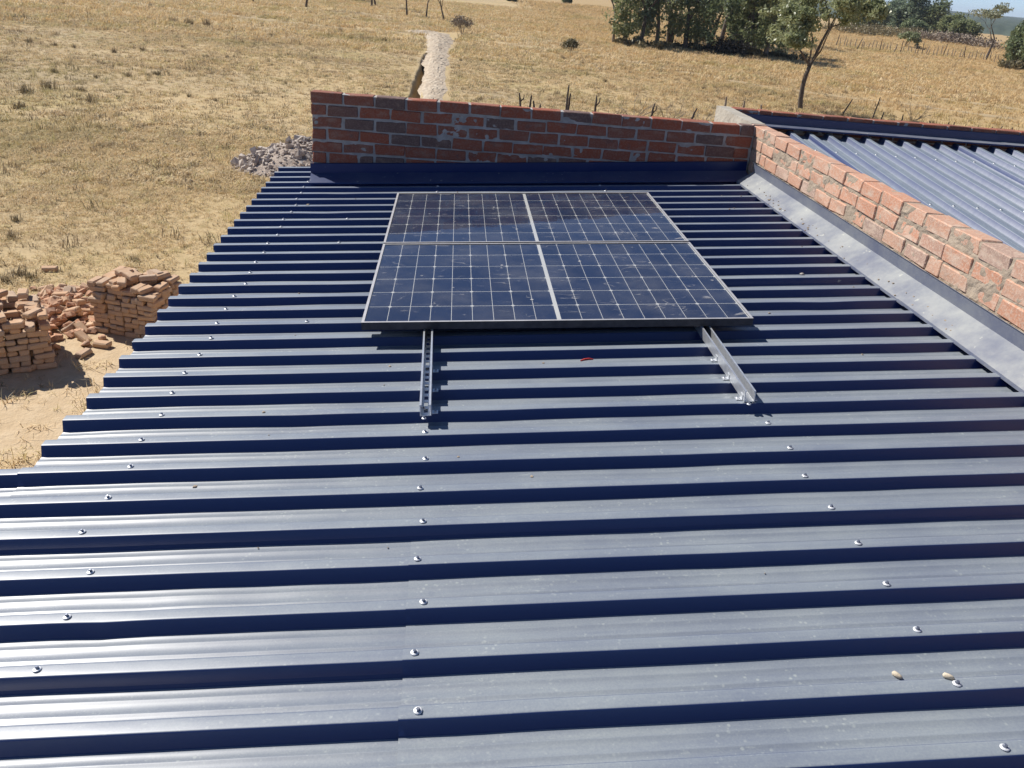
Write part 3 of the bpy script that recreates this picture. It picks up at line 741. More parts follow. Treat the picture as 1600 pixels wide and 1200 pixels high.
# ------------------------------------------------------------------ small litter on the roof
def lump(name, mat, r, seed, squash=0.7, n=10, mlev=6):
    rr = random.Random(seed); b = MB(); prof = []
    for i in range(mlev + 1):
        a = math.pi * i / mlev; prof.append((max(0.02, math.sin(a)), -math.cos(a)))
    for i, (s, z) in enumerate(prof):
        for j in range(n):
            th = 2 * math.pi * j / n; k = rr.uniform(0.78, 1.18)
            b.v.append((r * s * math.cos(th) * k, r * s * math.sin(th) * k * 0.85, r * squash * z * rr.uniform(0.85, 1.1)))
    for i in range(mlev):
        for j in range(n):
            j2 = (j + 1) % n; b.f.append((i * n + j, i * n + j2, (i + 1) * n + j2, (i + 1) * n + j)); b.m.append(0)
    b.f.append(tuple(reversed(range(n)))); b.m.append(0); b.f.append(tuple(mlev * n + j for j in range(n))); b.m.append(0)
    return b.mesh(name, mat)
def roof_px(px, py, w=0.0):
    d = ray(px, py); n = rdir((0, 0, 1)); o = roof(0, 0, w)
    return CAM_POS + d * ((o - CAM_POS).dot(n) / d.dot(n))
def litter(name, me, px, py, w, label, cat, rot=(0, 0, 0), up=0.0):
    o = obj(name, me); o.location = roof_px(px, py, w) + rdir((0, 0, 1)) * up; o.rotation_euler = rot
    return tag(o, label, cat)
litter('stone', lump('stone', M_STONE, 0.03, 1, 0.62), 1308, 442, -RH, 'grey lump of mortar lying in a roof valley near the flashing', 'stone', up=0.014)
litter('stone', lump('stone', M_STONE, 0.012, 2), 1253, 430, -RH, 'small crumb of mortar just left of the grey lump', 'stone', up=0.006)
pel = MB(); pel.tube([(-0.013, 0, 0), (-0.01, 0, 0), (0.0, 0, 0), (0.008, 0, 0), (0.013, 0, 0)], [0.001, 0.0062, 0.0066, 0.005, 0.0015], 8)
PEL = pel.mesh('pellet', M_PELLET, True)
litter('pellet', PEL, 1401, 1058, -RH, 'beige pellet lying alone in the lowest visible valley', 'pellet', (0, 0, -0.9), 0.006)
litter('pellet', PEL, 1481, 1060, 0.0, 'beige pellet touching a roofing screw at lower right', 'pellet', (0, 0, -0.5), 0.006)
rt = MB(); rt.tube([(-0.028, 0, 0), (-0.01, 0.003, 0.002), (0.01, 0.004, 0.002), (0.028, 0.0, 0.0)], [0.003, 0.005, 0.005, 0.0025], 6)
litter('red_scrap', rt.mesh('red_scrap', M_RED), 917, 564, 0.0, 'small red scrap of plastic on the roof in front of the panels', 'scrap', (0, -ALPHA, 0.2), 0.004)
# mortar droppings along the flashings and in the valleys
DROP = [lump('mortar_dropping', M_STONE, 0.011, 30 + i, 0.45, 7, 4) for i in range(4)]
db = MB(); k_ = 0
def drop_into(b, me, loc, s, rz):
    base = len(b.v); c, sn = math.cos(rz), math.sin(rz)
    for v in me.vertices: b.v.append((loc[0] + s * (v.co.x * c - v.co.y * sn), loc[1] + s * (v.co.x * sn + v.co.y * c), loc[2] + s * v.co.z))
    for p in me.polygons: b.f.append(tuple(base + i for i in p.vertices)); b.m.append(0)
dr = random.Random(77)
for i in range(150):
    q = dr.random()
    if q < 0.45: u, v, w = dr.uniform(0.3, 3.6), 3.30 - abs(dr.gauss(0, 0.35)), 0
    elif q < 0.8:
        v = dr.uniform(0.4, 3.2); u = 3.64 - abs(dr.gauss(0, 0.04)) + 0.0; w = 0.009 + (u - 3.586) * 0.55 if u > 3.586 else None
        if w is None: u = 3.45; w = 0
    else: u, v, w = dr.uniform(0.3, 3.5), dr.uniform(-1.5, 3.0), 0
    if w == 0:
        n = math.floor(v / P); v = n * P + dr.choice((CROWN * dr.uniform(.2, .9), P - 0.03, P - 0.05)); w = 0.001 if v - n * P < CROWN else -RH
        if 0.95 < u < 2.75 and 0.3 < v < 2.85: continue
    drop_into(db, DROP[i % 4], roof(u, v, w + 0.002), dr.uniform(0.2, 0.75) * (1.6 if dr.random() < 0.1 else 1), dr.uniform(0, 6))
tag(obj('mortar_crumbs', db.mesh('mortar_crumbs', M_MORTAR_P)), 'crumbs of dried mortar dropped over the roof and flashings', 'mortar', kind='stuff')

# ------------------------------------------------------------------ brick stacks and loose bricks on the ground
def stack(label, px, py, nx, ny, courses, rz, seed, ragged):
    g = ground(px, py); r = random.Random(seed)
    t = thing('brick_stack', label, 'brick stack', (g.x, g.y, gzf(g.x, g.y)), (0, 0, rz), group='stacks of spare bricks left of the house')
    LX, LY = nx * 0.214, ny * 0.214
    for c in range(courses):
        z = 0.031 + c * 0.066
        along = c % 2
        cols, rows = (nx, ny * 2) if not along else (nx * 2, ny)
        for i in range(cols):
            for j in range(rows):
                edge = i in (0, cols - 1) or j in (0, rows - 1)
                top = c >= courses - 3
                if not (edge or top): continue
                if c >= courses - ragged and r.random() < 0.28 * (c - (courses - ragged) + 1): continue
                x = (i + 0.5) * LX / cols - LX / 2; y = (j + 0.5) * LY / rows - LY / 2
                jit = 0.012 if not top else 0.022
                obj('brick', r.choice(BR_STK), t, (x + r.gauss(0, jit), y + r.gauss(0, jit), z + r.uniform(-.003, .003)),
                    (r.gauss(0, 0.02), r.gauss(0, 0.02), (0 if not along else math.pi / 2) + r.gauss(0, 0.05 if not top else 0.12)))
    for k in range(int(nx * ny * 0.9)):
        obj('brick', r.choice(BR_STK), t, (r.uniform(-.4, .4) * LX, r.uniform(-.4, .4) * LY, 0.031 + (courses - 0.2 + r.uniform(-.6, .5)) * 0.066),
            (r.gauss(0, 0.09), r.gauss(0, 0.09), r.uniform(0, 3.1)))
    return t
stack('taller brick stack standing nearest the roof eave', 220, 512, 4, 3, 10, -0.3, 5, 1)
stack('brick stack cut off by the left edge of the photo', -4, 564, 5, 4, 10, 0.5, 6, 2)

rr = random.Random(15)
g0 = ground(100, 492)
heap = thing('brick_rubble', 'scattered heap of broken bricks between the two stacks', 'brick rubble', (g0.x, g0.y, 0))
for i in range(230):
    px = rr.gauss(98, 36); py = rr.gauss(492, 22)
    if not (12 < px < 165 and 452 < py < 548): continue
    p = ground(px, py); d = ((px - 98) / 45) ** 2 + ((py - 490) / 26) ** 2
    zz = gzf(p.x, p.y) + max(0, 0.20 * (1 - d * 0.6)) * rr.random() + 0.03
    whole = rr.random() < 0.22
    obj('brick', rr.choice(BR_STK if whole else BR_BAT), heap, (p.x - g0.x, p.y - g0.y, zz), (rr.gauss(0, 0.3), rr.gauss(0, 0.3), rr.uniform(0, 6.2)), None if whole else (rr.uniform(.7, 1.3), rr.uniform(.6, 1.1), rr.uniform(.6, 1.0)))
for (px, py, rz, lab) in ((78, 424, 0.2, 'single loose brick in the grass behind the rubble'), (132, 556, 1.3, 'single brick on the sand in front of the rubble'),
                          (52, 566, 0.5, 'shaded brick lying against the foot of the left stack'), (36, 580, 0.15, 'shaded brick nearest the bottom, below the left stack'), (60, 574, 0.9, 'small shaded brick beside the left stack, rightmost of three'),
                          (160, 542, -0.2, 'brick lying flat before the foot of the taller stack')):
    p = ground(px, py)
    tag(obj('loose_brick', rr.choice(BR_STK), None, (p.x, p.y, gzf(p.x, p.y) + 0.033), (rr.gauss(0, .06), rr.gauss(0, .06), rz)), lab, 'brick', 'loose bricks on the ground')

# grey rubble heap beyond the far wall
CH_ = [lump('chunk', M_RUBBLE, 0.12, 50 + i, 0.5, 5, 3) for i in range(7)]
gp = ground(452, 262)
rub = thing('rubble_heap', 'grey heap of broken concrete behind the left end of the brick wall', 'rubble heap', (gp.x, gp.y, 0))
mb_n = 26; out = []
hx, hy = 1.45, 1.15
for i in range(mb_n):
    for j in range(mb_n):
        a = -1 + 2 * i / (mb_n - 1); b_ = -1 + 2 * j / (mb_n - 1); d = math.sqrt(a * a + b_ * b_)
        out.append((0.45 + b_ * hx * 1.2, a * hy * 1.2, -0.05 + 0.72 * max(0, 1 - d) ** 0.9 + rr.uniform(0, 0.05)))
obj('mound', mesh_np('mound', out, grid_faces(mb_n, mb_n), M_SOILHEAP), rub)
for i in range(298):
    a = rr.uniform(0, 6.283); d = rr.random() ** 0.6; x = 0.45 + d * hx * math.cos(a) * 1.1; y = d * hy * math.sin(a) * 1.1
    s = rr.uniform(0.4, 1.0) * (1.9 if rr.random() < 0.08 else 1)
    obj('chunk', CH_[i % 7], rub, (x, y, 0.66 * max(0, 1 - d * 0.95) ** 0.9 + 0.03 + gzf(gp.x + x, gp.y + y)), (rr.uniform(0, 3), rr.uniform(0, 3), rr.uniform(0, 3)), (s, s * rr.uniform(.6, 1.2), s * rr.uniform(.5, 1)))

sb = MB()
for i in range(1100):
    a = rr.uniform(0, 6.283); d = rr.random() ** 0.5 * 1.08; x = 0.45 + d * hx * math.cos(a) * 1.12; y = d * hy * math.sin(a) * 1.12
    drop_into(sb, CH_[i % 7], (x, y, 0.70 * max(0, 1 - d * 0.95) ** 0.9 + 0.02 + gzf(gp.x + x, gp.y + y)), rr.uniform(0.12, 0.42), rr.uniform(0, 6))
tag(obj('small_rubble', sb.mesh('small_rubble', M_RUBBLE), rub), kind='stuff')

# ------------------------------------------------------------------ trees
def leaf_cloud(centers, radii, per, size, rnd, flat=0.8, aspect=0.55):
    V = []; n = 0
    C = np.array(centers); R = np.array(radii)
    k = len(C) * per; rs = np.random.RandomState(rnd)
    cen = np.repeat(C, per, 0); rad = np.repeat(R, per)
    d = rs.normal(size=(k, 3)); d /= np.linalg.norm(d, axis=1)[:, None] + 1e-9
    d *= (rs.rand(k, 1) ** 0.5); d[:, 2] *= flat
    p = cen + d * rad[:, None]
    a = rs.normal(size=(k, 3)); a /= np.linalg.norm(a, axis=1)[:, None]
    b = np.cross(a, rs.normal(size=(k, 3))); b /= np.linalg.norm(b, axis=1)[:, None] + 1e-9
    s = size * (0.6 + 0.8 * rs.rand(k, 1))
    q = np.stack([p - a * s, p + b * s * aspect, p + a * s, p - b * s * aspect], 1).reshape(-1, 3)
    return q, np.arange(4 * k).reshape(-1, 4)
def grow(b, p, d, length, r, level, rnd, tips, curl=0.25, split=(2, 3), spread=0.55, up=0.12, ratio=0.72, n=6):
    pts = [p]; rad = [r]; steps = 4; q = p.copy(); dd = d.copy()
    for i in range(steps):
        dd = (dd + Vector((rnd.gauss(0, curl), rnd.gauss(0, curl), rnd.gauss(0, curl) * .6 + up)) * 0.35).normalized()
        q = q + dd * (length / steps); pts.append(q); rad.append(r * (1 - 0.42 * (i + 1) / steps))
    b.tube(pts, rad, n)
    if level == 0: tips.append((q, length)); tips.append((pts[2], length)); return
    if level == 1: tips.append((q, length))
    for k in range(rnd.randint(*split)):
        a = Vector((rnd.gauss(0, 1), rnd.gauss(0, 1), rnd.gauss(0, 0.7))); a = (a - dd * a.dot(dd)).normalized()
        nd = (dd + a * spread * rnd.uniform(0.7, 1.4)).normalized()
        st = pts[-1] if k == 0 else pts[rnd.choice((-1, -2))]
        grow(b, st, nd, length * ratio * rnd.uniform(0.8, 1.15), rad[-1] * 0.8, level - 1, rnd, tips, curl, split, spread, up, ratio, max(4, n - 1))
def tree(name, label, base, h, leafmat, barkmat, seed, levels=4, trunk=0.3, r=None, lean=(0, 0), per=22, lsize=0.11, clump=0.5, spread=0.6, split=(2, 3), cat='tree', group=None, flat=0.8, stems=1, up=0.12, low=False):
    rnd = random.Random(seed); g = Vector((base.x, base.y, gzf(base.x, base.y) - 0.05))
    t = thing(name, label, cat, g, group=group)
    b = MB(); tips = []; r = r or h * 0.022
    for s in range(stems):
        a = rnd.uniform(0, 6.28)
        off = Vector((math.cos(a), math.sin(a), 0)) * (0.12 * h * 0.2 * (s > 0))
        d = Vector((lean[0] + (rnd.gauss(0, 0.22) if s or stems > 1 else 0), lean[1] + (rnd.gauss(0, 0.22) if stems > 1 else 0), 1)).normalized()
        grow(b, off, d, h * trunk, r * (1 if s == 0 else 0.75), levels, rnd, tips, 0.22, split, spread, up)
    zmax = max(p.z for p, _ in tips); k = h / (zmax + clump * 0.5)
    b.v = [(x * (0.5 + 0.5 * k), y * (0.5 + 0.5 * k), z * k) for x, y, z in b.v]
    cen = [(p.x * (0.5 + 0.5 * k), p.y * (0.5 + 0.5 * k), p.z * k) for p, _ in tips]
    obj('trunk', b.mesh('trunk', barkmat, True), t)
    if low:
        for i in range(int(len(cen) * 0.6)):
            c = rnd.choice(cen); cen.append((c[0] * rnd.uniform(.6, 1.15), c[1] * rnd.uniform(.6, 1.15), max(c[2] * rnd.uniform(0.3, 0.85), 0.17 * h)))
    if per:
        rad = [clump * rnd.uniform(0.6, 1.3) for _ in cen]
        v, f = leaf_cloud(cen, rad, per, lsize, seed, flat)
        obj('crown', mesh_np('crown', v, f, leafmat), t)
    return t
def px_h(base, px_top_above): return px_top_above / pxscale(base)

# lone tree in front of the copse: traced limbs, own depth
def lone_tree():
    base = ground(1250, 172); s = 1 / pxscale(base); rnd = random.Random(3)
    side = Vector((RIGHT.x, RIGHT.y, 0)).normalized(); dep = Vector((-side.y, side.x, 0))
    roll = math.atan2(-0.094, 1)
    def L(px, py, dz=0):
        x, y = px - 1250, 172 - py
        yr = (y + x * 0.094) / 1.0216; xr = x - 0.23 * yr      # undo the image's roll and lean at this spot
        return side * (xr * s) + Vector((0, 0, yr * s * 0.96)) + dep * dz
    t = thing('tree', 'slim leaning tree with open silvery crown standing alone in the field', 'tree', (base.x, base.y, gzf(base.x, base.y) - 0.03))
    b = MB(); tips = []
    def limb(pts, r0, r1):
        k = len(pts); b.tube(pts, [r0 + (r1 - r0) * i / (k - 1) for i in range(k)], 7); return pts[-1], (pts[-1] - pts[-2]).normalized()
    limb([L(1250, 172), L(1251, 155), L(1254, 135), L(1259, 118), L(1265, 104)], 0.115, 0.085)
    ends = [limb([L(1265, 104), L(1275, 88, .1), L(1287, 68, .3), L(1300, 48, .4), L(1308, 36, .5)], 0.075, 0.045),
            limb([L(1300, 48, .4), L(1312, 44, .2), L(1325, 36, 0)], 0.035, 0.02),
            limb([L(1298, 52, .4), L(1296, 35, .2), L(1288, 14, .0)], 0.04, 0.02),
            limb([L(1265, 104), L(1258, 95, -.1), L(1248, 82, -.3), L(1240, 72, -.5)], 0.055, 0.03),
            limb([L(1262, 104), L(1264, 85, -.2), L(1264, 62, -.4), L(1258, 42, -.5)], 0.045, 0.02),
            limb([L(1270, 96), L(1276, 80, -.5), L(1278, 60, -1.0), L(1284, 38, -1.4)], 0.04, 0.02)]
    for (p, d), ln in zip(ends, (0.5, 0.5, 0.45, 0.5, 0.5, 0.5)):
        grow(b, p, d, ln, 0.016, 3, rnd, tips, 0.35, (2, 3), 0.8, 0.0, 0.75, 5)
    for (px, py) in ((1225, 40), (1236, 62), (1216, 56), (1245, 30), (1262, 20), (1285, 10), (1300, 26), (1320, 15), (1335, 30), (1346, 10), (1355, 24), (1310, 4), (1270, 44), (1256, 66), (1230, 24), (1290, -6), (1330, -8), (1360, 4), (1322, 40), (1280, 28), (1250, 48), (1340, 20), (1240, 10), (1218, 30), (1265, 0)):
        for k in range(3): tips.append((L(px + rnd.gauss(0, 6), py + rnd.gauss(0, 5), rnd.gauss(0, 0.8)), 0))
    obj('trunk', b.mesh('trunk', M_BARK, True), t)
    v, f = leaf_cloud([tuple(p) for p, _ in tips], [rnd.uniform(0.2, 0.42) for _ in tips], 62, 0.075, 8, 0.8)
    obj('crown', mesh_np('crown', v, f, M_LEAF_P), t)
lone_tree()

copse = [  # px, base py, height m, material, params, label
    (958, 66, 7.5, None, dict(levels=3, per=0, trunk=0.45), 'bare thin sapling at the left end of the copse'),
    (976, 68, 7.5, M_LEAF_G, dict(low=True), 'leafy yellow-green tree second from the left end of the copse'),
    (1000, 71, 9.5, M_LEAF_G, dict(), 'pale-trunked tree third from the left end of the copse'),
    (1026, 72, 8.5, M_LEAF_B, dict(), 'grey-green tree left of the paired dark trunks in the copse'),
    (1044, 71, 10, M_LEAF_B, dict(stems=2), 'tree with paired dark trunks in the copse'),
    (1070, 77, 9.0, M_LEAF_P, dict(), 'silvery-leaved tree with a straight thin trunk in the copse'),
    (1086, 76, 7.0, M_LEAF_P, dict(low=True), 'low silvery tree left of the dark brush pile'),
    (1106, 80, 9.5, M_LEAF_D, dict(), 'bushy dark tree just left of the dark brush pile'),
    (1124, 72, 11, M_LEAF_D, dict(), 'tall dark tree rising behind the brush pile'),
    (1143, 70, 10, M_LEAF_G, dict(), 'green tree rising behind the right edge of the brush pile'),
    (1160, 86, 11, M_LEAF_B, dict(r=0.34), 'thick-trunked blue-green tree just right of the brush pile'),
    (1174, 85, 9.5, M_LEAF_D, dict(stems=2), 'twin-stemmed dark tree right of the thickest trunk'),
    (1194, 90, 9.0, M_LEAF_G, dict(lean=(0.25, 0)), 'leaning green tree near the right end of the copse'),
    (1214, 86, 7.5, M_LEAF_P, dict(low=True), 'pale bushy tree at the right end of the copse'),
    (1185, 66, 12, M_LEAF_B, dict(), 'tallest tree at the back of the copse right end'),
    (1060, 60, 12, M_LEAF_D, dict(), 'tall tree at the back of the copse middle'),
    (1010, 58, 11, M_LEAF_B, dict(), 'tall tree at the back of the copse left half'),
    (1240, 70, 10, M_LEAF_G, dict(low=True), 'broad green tree behind the lone tree crown'),
]
for i, (px, py, h, mt, kw, lab) in enumerate(copse):
    kw = dict(levels=4, trunk=0.2, per=24, lsize=0.13, clump=0.62, spread=0.75, up=0.02) | kw
    h *= 0.74; kw['low'] = i not in (0, 4, 10, 15)
    tree('tree', lab, ground(px, py), h, mt or M_LEAF_G, M_BARK if i % 3 else M_BARK_P, 60 + i, group='trees of the copse', **kw)

far = [
    (1336, 48, 6.4, M_LEAF_D, dict(low=True), 'dark tree at the left of the far hedge, behind the lone tree'),
    (1375, 46, 6.4, M_LEAF_B, dict(low=True), 'grey-green tree left of the tallest far tree, against the sky'),
    (1398, 48, 6.6, M_LEAF_B, dict(low=True), 'blue-green tree adjoining the tallest far tree on its left'),
    (1450, 56, 9.0, M_LEAF_B, dict(low=True, clump=1.5, lsize=0.22), 'tallest dark blue-green tree on the horizon at right'),
    (1428, 58, 3.0, M_LEAF_D, dict(low=True, stems=3, trunk=0.2), 'low round dark bush at the foot of the tallest far tree'),
    (1482, 62, 5.0, M_LEAF_G, dict(low=True), 'pale green tree just right of the tallest far tree'),
    (1505, 66, 4.0, M_LEAF_G, dict(low=True, stems=2), 'smaller green tree between the tallest tree and the acacia'),
    (1356, 47, 5.6, M_LEAF_G, dict(low=True), 'green tree in the far mass just right of the lone tree crown'),
    (1418, 52, 6.6, M_LEAF_B, dict(low=True), 'blue-green tree touching the left side of the tallest far tree'),
    (1466, 58, 7.0, M_LEAF_D, dict(low=True), 'dark tree filling the right side of the tallest far tree'),
    (1592, 100, 4.9, M_LEAF_D, dict(low=True, stems=3, trunk=0.22), 'bushy dark tree at the right edge of the photo'),
    (1610, 104, 5.0, M_LEAF_D, dict(low=True, stems=2), 'dark tree cut by the right edge of the photo'),
    (1414, 74, 2.2, M_LEAF_P, dict(stems=5, trunk=0.4, clump=0.3, lsize=0.10, per=10, spread=0.9), 'small shrub standing in the brush fence line'),
]
for i, (px, py, h, mt, kw, lab) in enumerate(far):
    kw = dict(levels=4, trunk=0.17, per=34, lsize=0.19, clump=0.95, spread=0.85, up=0.02) | kw
    t = tree('tree', lab, ground(px, py), h, mt, M_BARK, 160 + i, group='far trees at right', **kw)
    if py < 70: t.scale = (1.5, 1.5, 1.12)
tree('tree', 'thin flat-topped acacia with sparse pale crown at far right', ground(1540, 93), 6.6, M_LEAF_A, M_BARK, 205, levels=4, trunk=0.34, per=26, lsize=0.12, clump=0.8, r=0.16, spread=0.75, flat=0.25, group='far trees at right', lean=(0.12, 0))
for i, (px, py, h, lab) in enumerate(((478, 12, 5, 'dark little tree, leftmost at the top edge of the pasture'), (581, 10, 6, 'straight dark trunk of a tree left of the pale trail head'), (587, 9, 6, 'second straight trunk beside the first at the top edge'),
                                      (636, 24, 4.5, 'bent dark trunk nearest the head of the trench'), (666, 28, 3.6, 'sapling with upright green leaves above the trench'), (693, 32, 4.0, 'spindly forked sapling right above the spoil bank'), (396, 4, 4, 'low tree at the top left edge of the pasture'))):
    tree('tree', lab, ground(px, py), h, M_LEAF_G if i == 4 else M_DRYLEAF, M_BARK, 240 + i, levels=3, trunk=0.4, per=14, lsize=0.1, clump=0.45, spread=0.5, group='saplings at the top of the pasture')
tree('bush', 'low green bush in the mid pasture left of the copse', ground(893, 84), 0.95, M_DRYLEAF, M_BARK, 270, levels=3, trunk=0.45, per=9, lsize=0.055, clump=0.22, spread=0.9, stems=7, cat='bush')
tree('bush', 'grey leafless bush beside the trail right of the spoil bank', ground(722, 52), 1.5, M_STICK_P, M_STICK_P, 271, levels=3, trunk=0.25, per=6, lsize=0.06, clump=0.4, stems=5, cat='bush')
for (px, py, h, w_, sd, lab) in ((800, 2, 1.8, 1, 280, 'green bush at the top edge left of the copse'), (885, 6, 2.2, 1, 281, 'dark bush at the top edge nearest the copse'), (555, 0, 2, 1, 282, 'green bush at the top edge above the trail')):
    tree('bush', lab, ground(px, py), h, M_LEAF_D, M_BARK, sd, levels=3, trunk=0.22, per=26, lsize=0.16, clump=0.6, stems=5, cat='bush', low=True)
# dark brush pile in the copse
bp = ground(1132, 84); bt = thing('brush_pile', 'dark heap of cut branches under the copse', 'brush pile', (bp.x, bp.y, 0))
b = MB(); r2 = random.Random(4)
for i in range(90):
    a = r2.uniform(0, 6.28); d = r2.random() * 1.5; p = Vector((math.cos(a) * d * 1.2, math.sin(a) * d, max(0.1, 1.35 - d * 0.8) * r2.random()))
    q = p + Vector((r2.gauss(0, 1), r2.gauss(0, 1), r2.gauss(0, .35))).normalized() * r2.uniform(0.7, 1.6); q.z = max(0.02, q.z)
    b.tube([p, (p + q) / 2 + Vector((0, 0, r2.uniform(0, .1))), q], [0.03, 0.022, 0.008], 4)
obj('branches', b.mesh('branches', M_STICK), bt)
v, f = leaf_cloud([(r2.gauss(0, .7), r2.gauss(0, .6), r2.uniform(.2, 1.0)) for _ in range(60)], [0.5] * 60, 24, 0.11, 3); v[:, 2] = np.maximum(v[:, 2], 0.02)
obj('dead_leaves', mesh_np('dead_leaves', v, f, M_DARKLEAF), bt)
# dry scrub under the far trees
def scrub(pix, label, mat, h, sd, n=26, wid=5.0):
    r_ = random.Random(sd); cs = []; rs_ = []; g0_ = ground(*pix[0]); g1_ = ground(*pix[1])
    for i in range(n):
        p = g0_.lerp(g1_, r_.random()) + Vector((r_.gauss(0, wid * .3), r_.gauss(0, wid), 0)); cs.append((p.x, p.y, h * r_.uniform(.2, .7))); rs_.append(h * r_.uniform(.6, 1.1))
    v, f = leaf_cloud(cs, rs_, 60, 0.16, sd, 0.7); v[:, 2] = np.maximum(v[:, 2], 0.0)
    tag(obj('scrub', mesh_np('scrub', v, f, mat)), label, 'scrub', kind='stuff')
scrub(((1300, 50), (1440, 60)), 'dry scrub along the foot of the far trees', M_DRYLEAF, 1.6, 1, 110, 4)
scrub(((1440, 62), (1530, 74)), 'grey-brown scrub left of the thin acacia', M_STICK_P, 1.5, 2, 110, 4)
scrub(((960, 68), (1240, 92)), 'low dark undergrowth beneath the copse', M_DRYLEAF, 0.5, 3, 50, 1.2)
scrub(((1560, 106), (1615, 110)), 'dry grass and scrub at the foot of the right-edge tree', M_DRYLEAF, 0.7, 4, 16, 1.0)

# ------------------------------------------------------------------ fences and stakes
def stake(px, py, hpx, lean, label, group, mat=M_STICK, rad=0.03, fork=False, name='fence_stake'):
    base = ground(px, py); h = px_h(base, hpx); r_ = random.Random(int(px * 7 + py)); b = MB()
    t = Vector((lean, 0, 1)).normalized()
    pts = [Vector((0, 0, -0.1))] + [t * (h * k / 4) + Vector((r_.gauss(0, .012), r_.gauss(0, .012), 0)) for k in range(1, 5)]
    b.tube(pts, [rad * x for x in (1.1, 1, 0.95, 0.85, 0.6)], 6)
    if fork:
        p = pts[2]; b.tube([p, p + Vector((0.12, 0, h * .2)), p + Vector((.14, .05, h * .42))], [rad * .7, rad * .6, rad * .35], 5)
    o = obj(name, b.mesh(name, mat), None, (base.x, base.y, gzf(base.x, base.y)))
    return tag(o, label, 'fence stake', group)
G1 = 'dark stakes of the broken fence behind the brick wall'
for (px, py, hp, ln, fk, lab) in ((813, 172, 26, -0.1, True, 'leftmost forked dark stake showing above the brick wall'), (827, 174, 25, 0.05, False, 'second dark stake from the left above the brick wall'), (833, 175, 18, 0.0, False, 'short dark stub beside the second stake above the wall'),
        (841, 176, 14, 0.15, False, 'tiny leaning stub, fourth from the left above the wall'), (884, 178, 44, 0.0, False, 'tallest dark stake above the brick wall'), (887, 178, 32, 0.03, False, 'shorter stake tied to the tallest one above the wall'),
        (929, 182, 32, 0.0, True, 'forked dark stake right of the tallest one above the wall'), (1014, 192, 32, 0.15, True, 'thick forked stake near the pale dead bush'), (1076, 196, 28, 0.3, False, 'leaning stake, rightmost above the brick wall')):
    stake(px, py, hp, ln, lab, G1, rad=0.04, fork=fk)
G2 = 'stakes standing beyond the wing'
for (px, py, hp, ln, lab) in ((1315, 182, 28, 0.4, 'leaning thin stake, leftmost beyond the wing parapet'), (1362, 188, 34, 0.12, 'upright stake, tallest beyond the wing parapet'), (1376, 190, 14, 0.1, 'short stub right of the tallest stake beyond the wing'), (1406, 194, 14, 0.1, 'short stub at the middle of the wing parapet'),
        (1457, 202, 16, -0.7, 'stub leaning sharply left beyond the wing parapet'), (1479, 203, 13, 0.0, 'left one of two close stubs beyond the wing'), (1487, 204, 13, 0.0, 'right one of two close stubs beyond the wing'), (1547, 212, 14, 0.0, 'thin stub near the right end of the wing parapet'),
        (1554, 213, 18, 0.45, 'leaning stub near the right end of the wing parapet'), (1577, 215, 16, 0.0, 'last upright stub towards the right edge beyond the wing')):
    stake(px, py, hp, ln, lab, G2, rad=0.03)
for (px, py, hp, lab) in ((1131, 176, 22, 'pale post, leftmost of three behind the grey wall corner'), (1159, 178, 18, 'pale post, middle of three behind the grey wall corner'), (1187, 180, 14, 'pale post, rightmost of three behind the grey wall corner')):
    stake(px, py, hp, 0, lab, 'pale posts behind the wall corner', M_STICK_P, 0.05)
r3 = random.Random(88)
for i in range(46):
    px = 1306 + i * 5.6 + r3.uniform(-2, 2); py = 73 + (px - 1306) * 0.092 + r3.uniform(-1.5, 1.5)
    stake(px, py, r3.uniform(9, 15) if i % 6 else 18, r3.gauss(0, .12), 'thin weathered post in the far stick fence', 'posts of the far stick fence', M_STICK if i % 6 == 0 else M_STICK_P, 0.05)
def deadbush(px, py, h, sd, label, mat=M_STICK_P):
    g = ground(px, py); t = thing('dead_bush', label, 'dead bush', (g.x, g.y, gzf(g.x, g.y))); b = MB(); r_ = random.Random(sd); tips = []
    for k in range(9):
        a = r_.uniform(0, 6.28); d = Vector((math.cos(a), math.sin(a), r_.uniform(.5, 1.4))).normalized()
        grow(b, Vector((math.cos(a), math.sin(a), 0)) * 0.12, d, h * 0.5, 0.012, 2, r_, tips, 0.35, (2, 3), 0.7, 0.0, 0.7, 4)
    obj('twigs', b.mesh('twigs', mat), t)
deadbush(990, 186, 1.3, 1, 'pale grey dead bush behind the brick wall')
deadbush(1045, 190, 1.0, 2, 'straw-coloured dead bush between two stakes behind the wall', M_STICK_P)
deadbush(1095, 194, 0.9, 3, 'straw-coloured dead brush left of the grey wall corner', M_STICK_P)
deadbush(1425, 190, 1.1, 4, 'purplish leafless bush beyond the middle of the wing', M_STICK_P)
deadbush(862, 178, 0.55, 5, 'dark thorn twigs left of the tallest stake', M_STICK)
deadbush(960, 184, 0.5, 6, 'dark thorn twigs right of the forked stake', M_STICK)

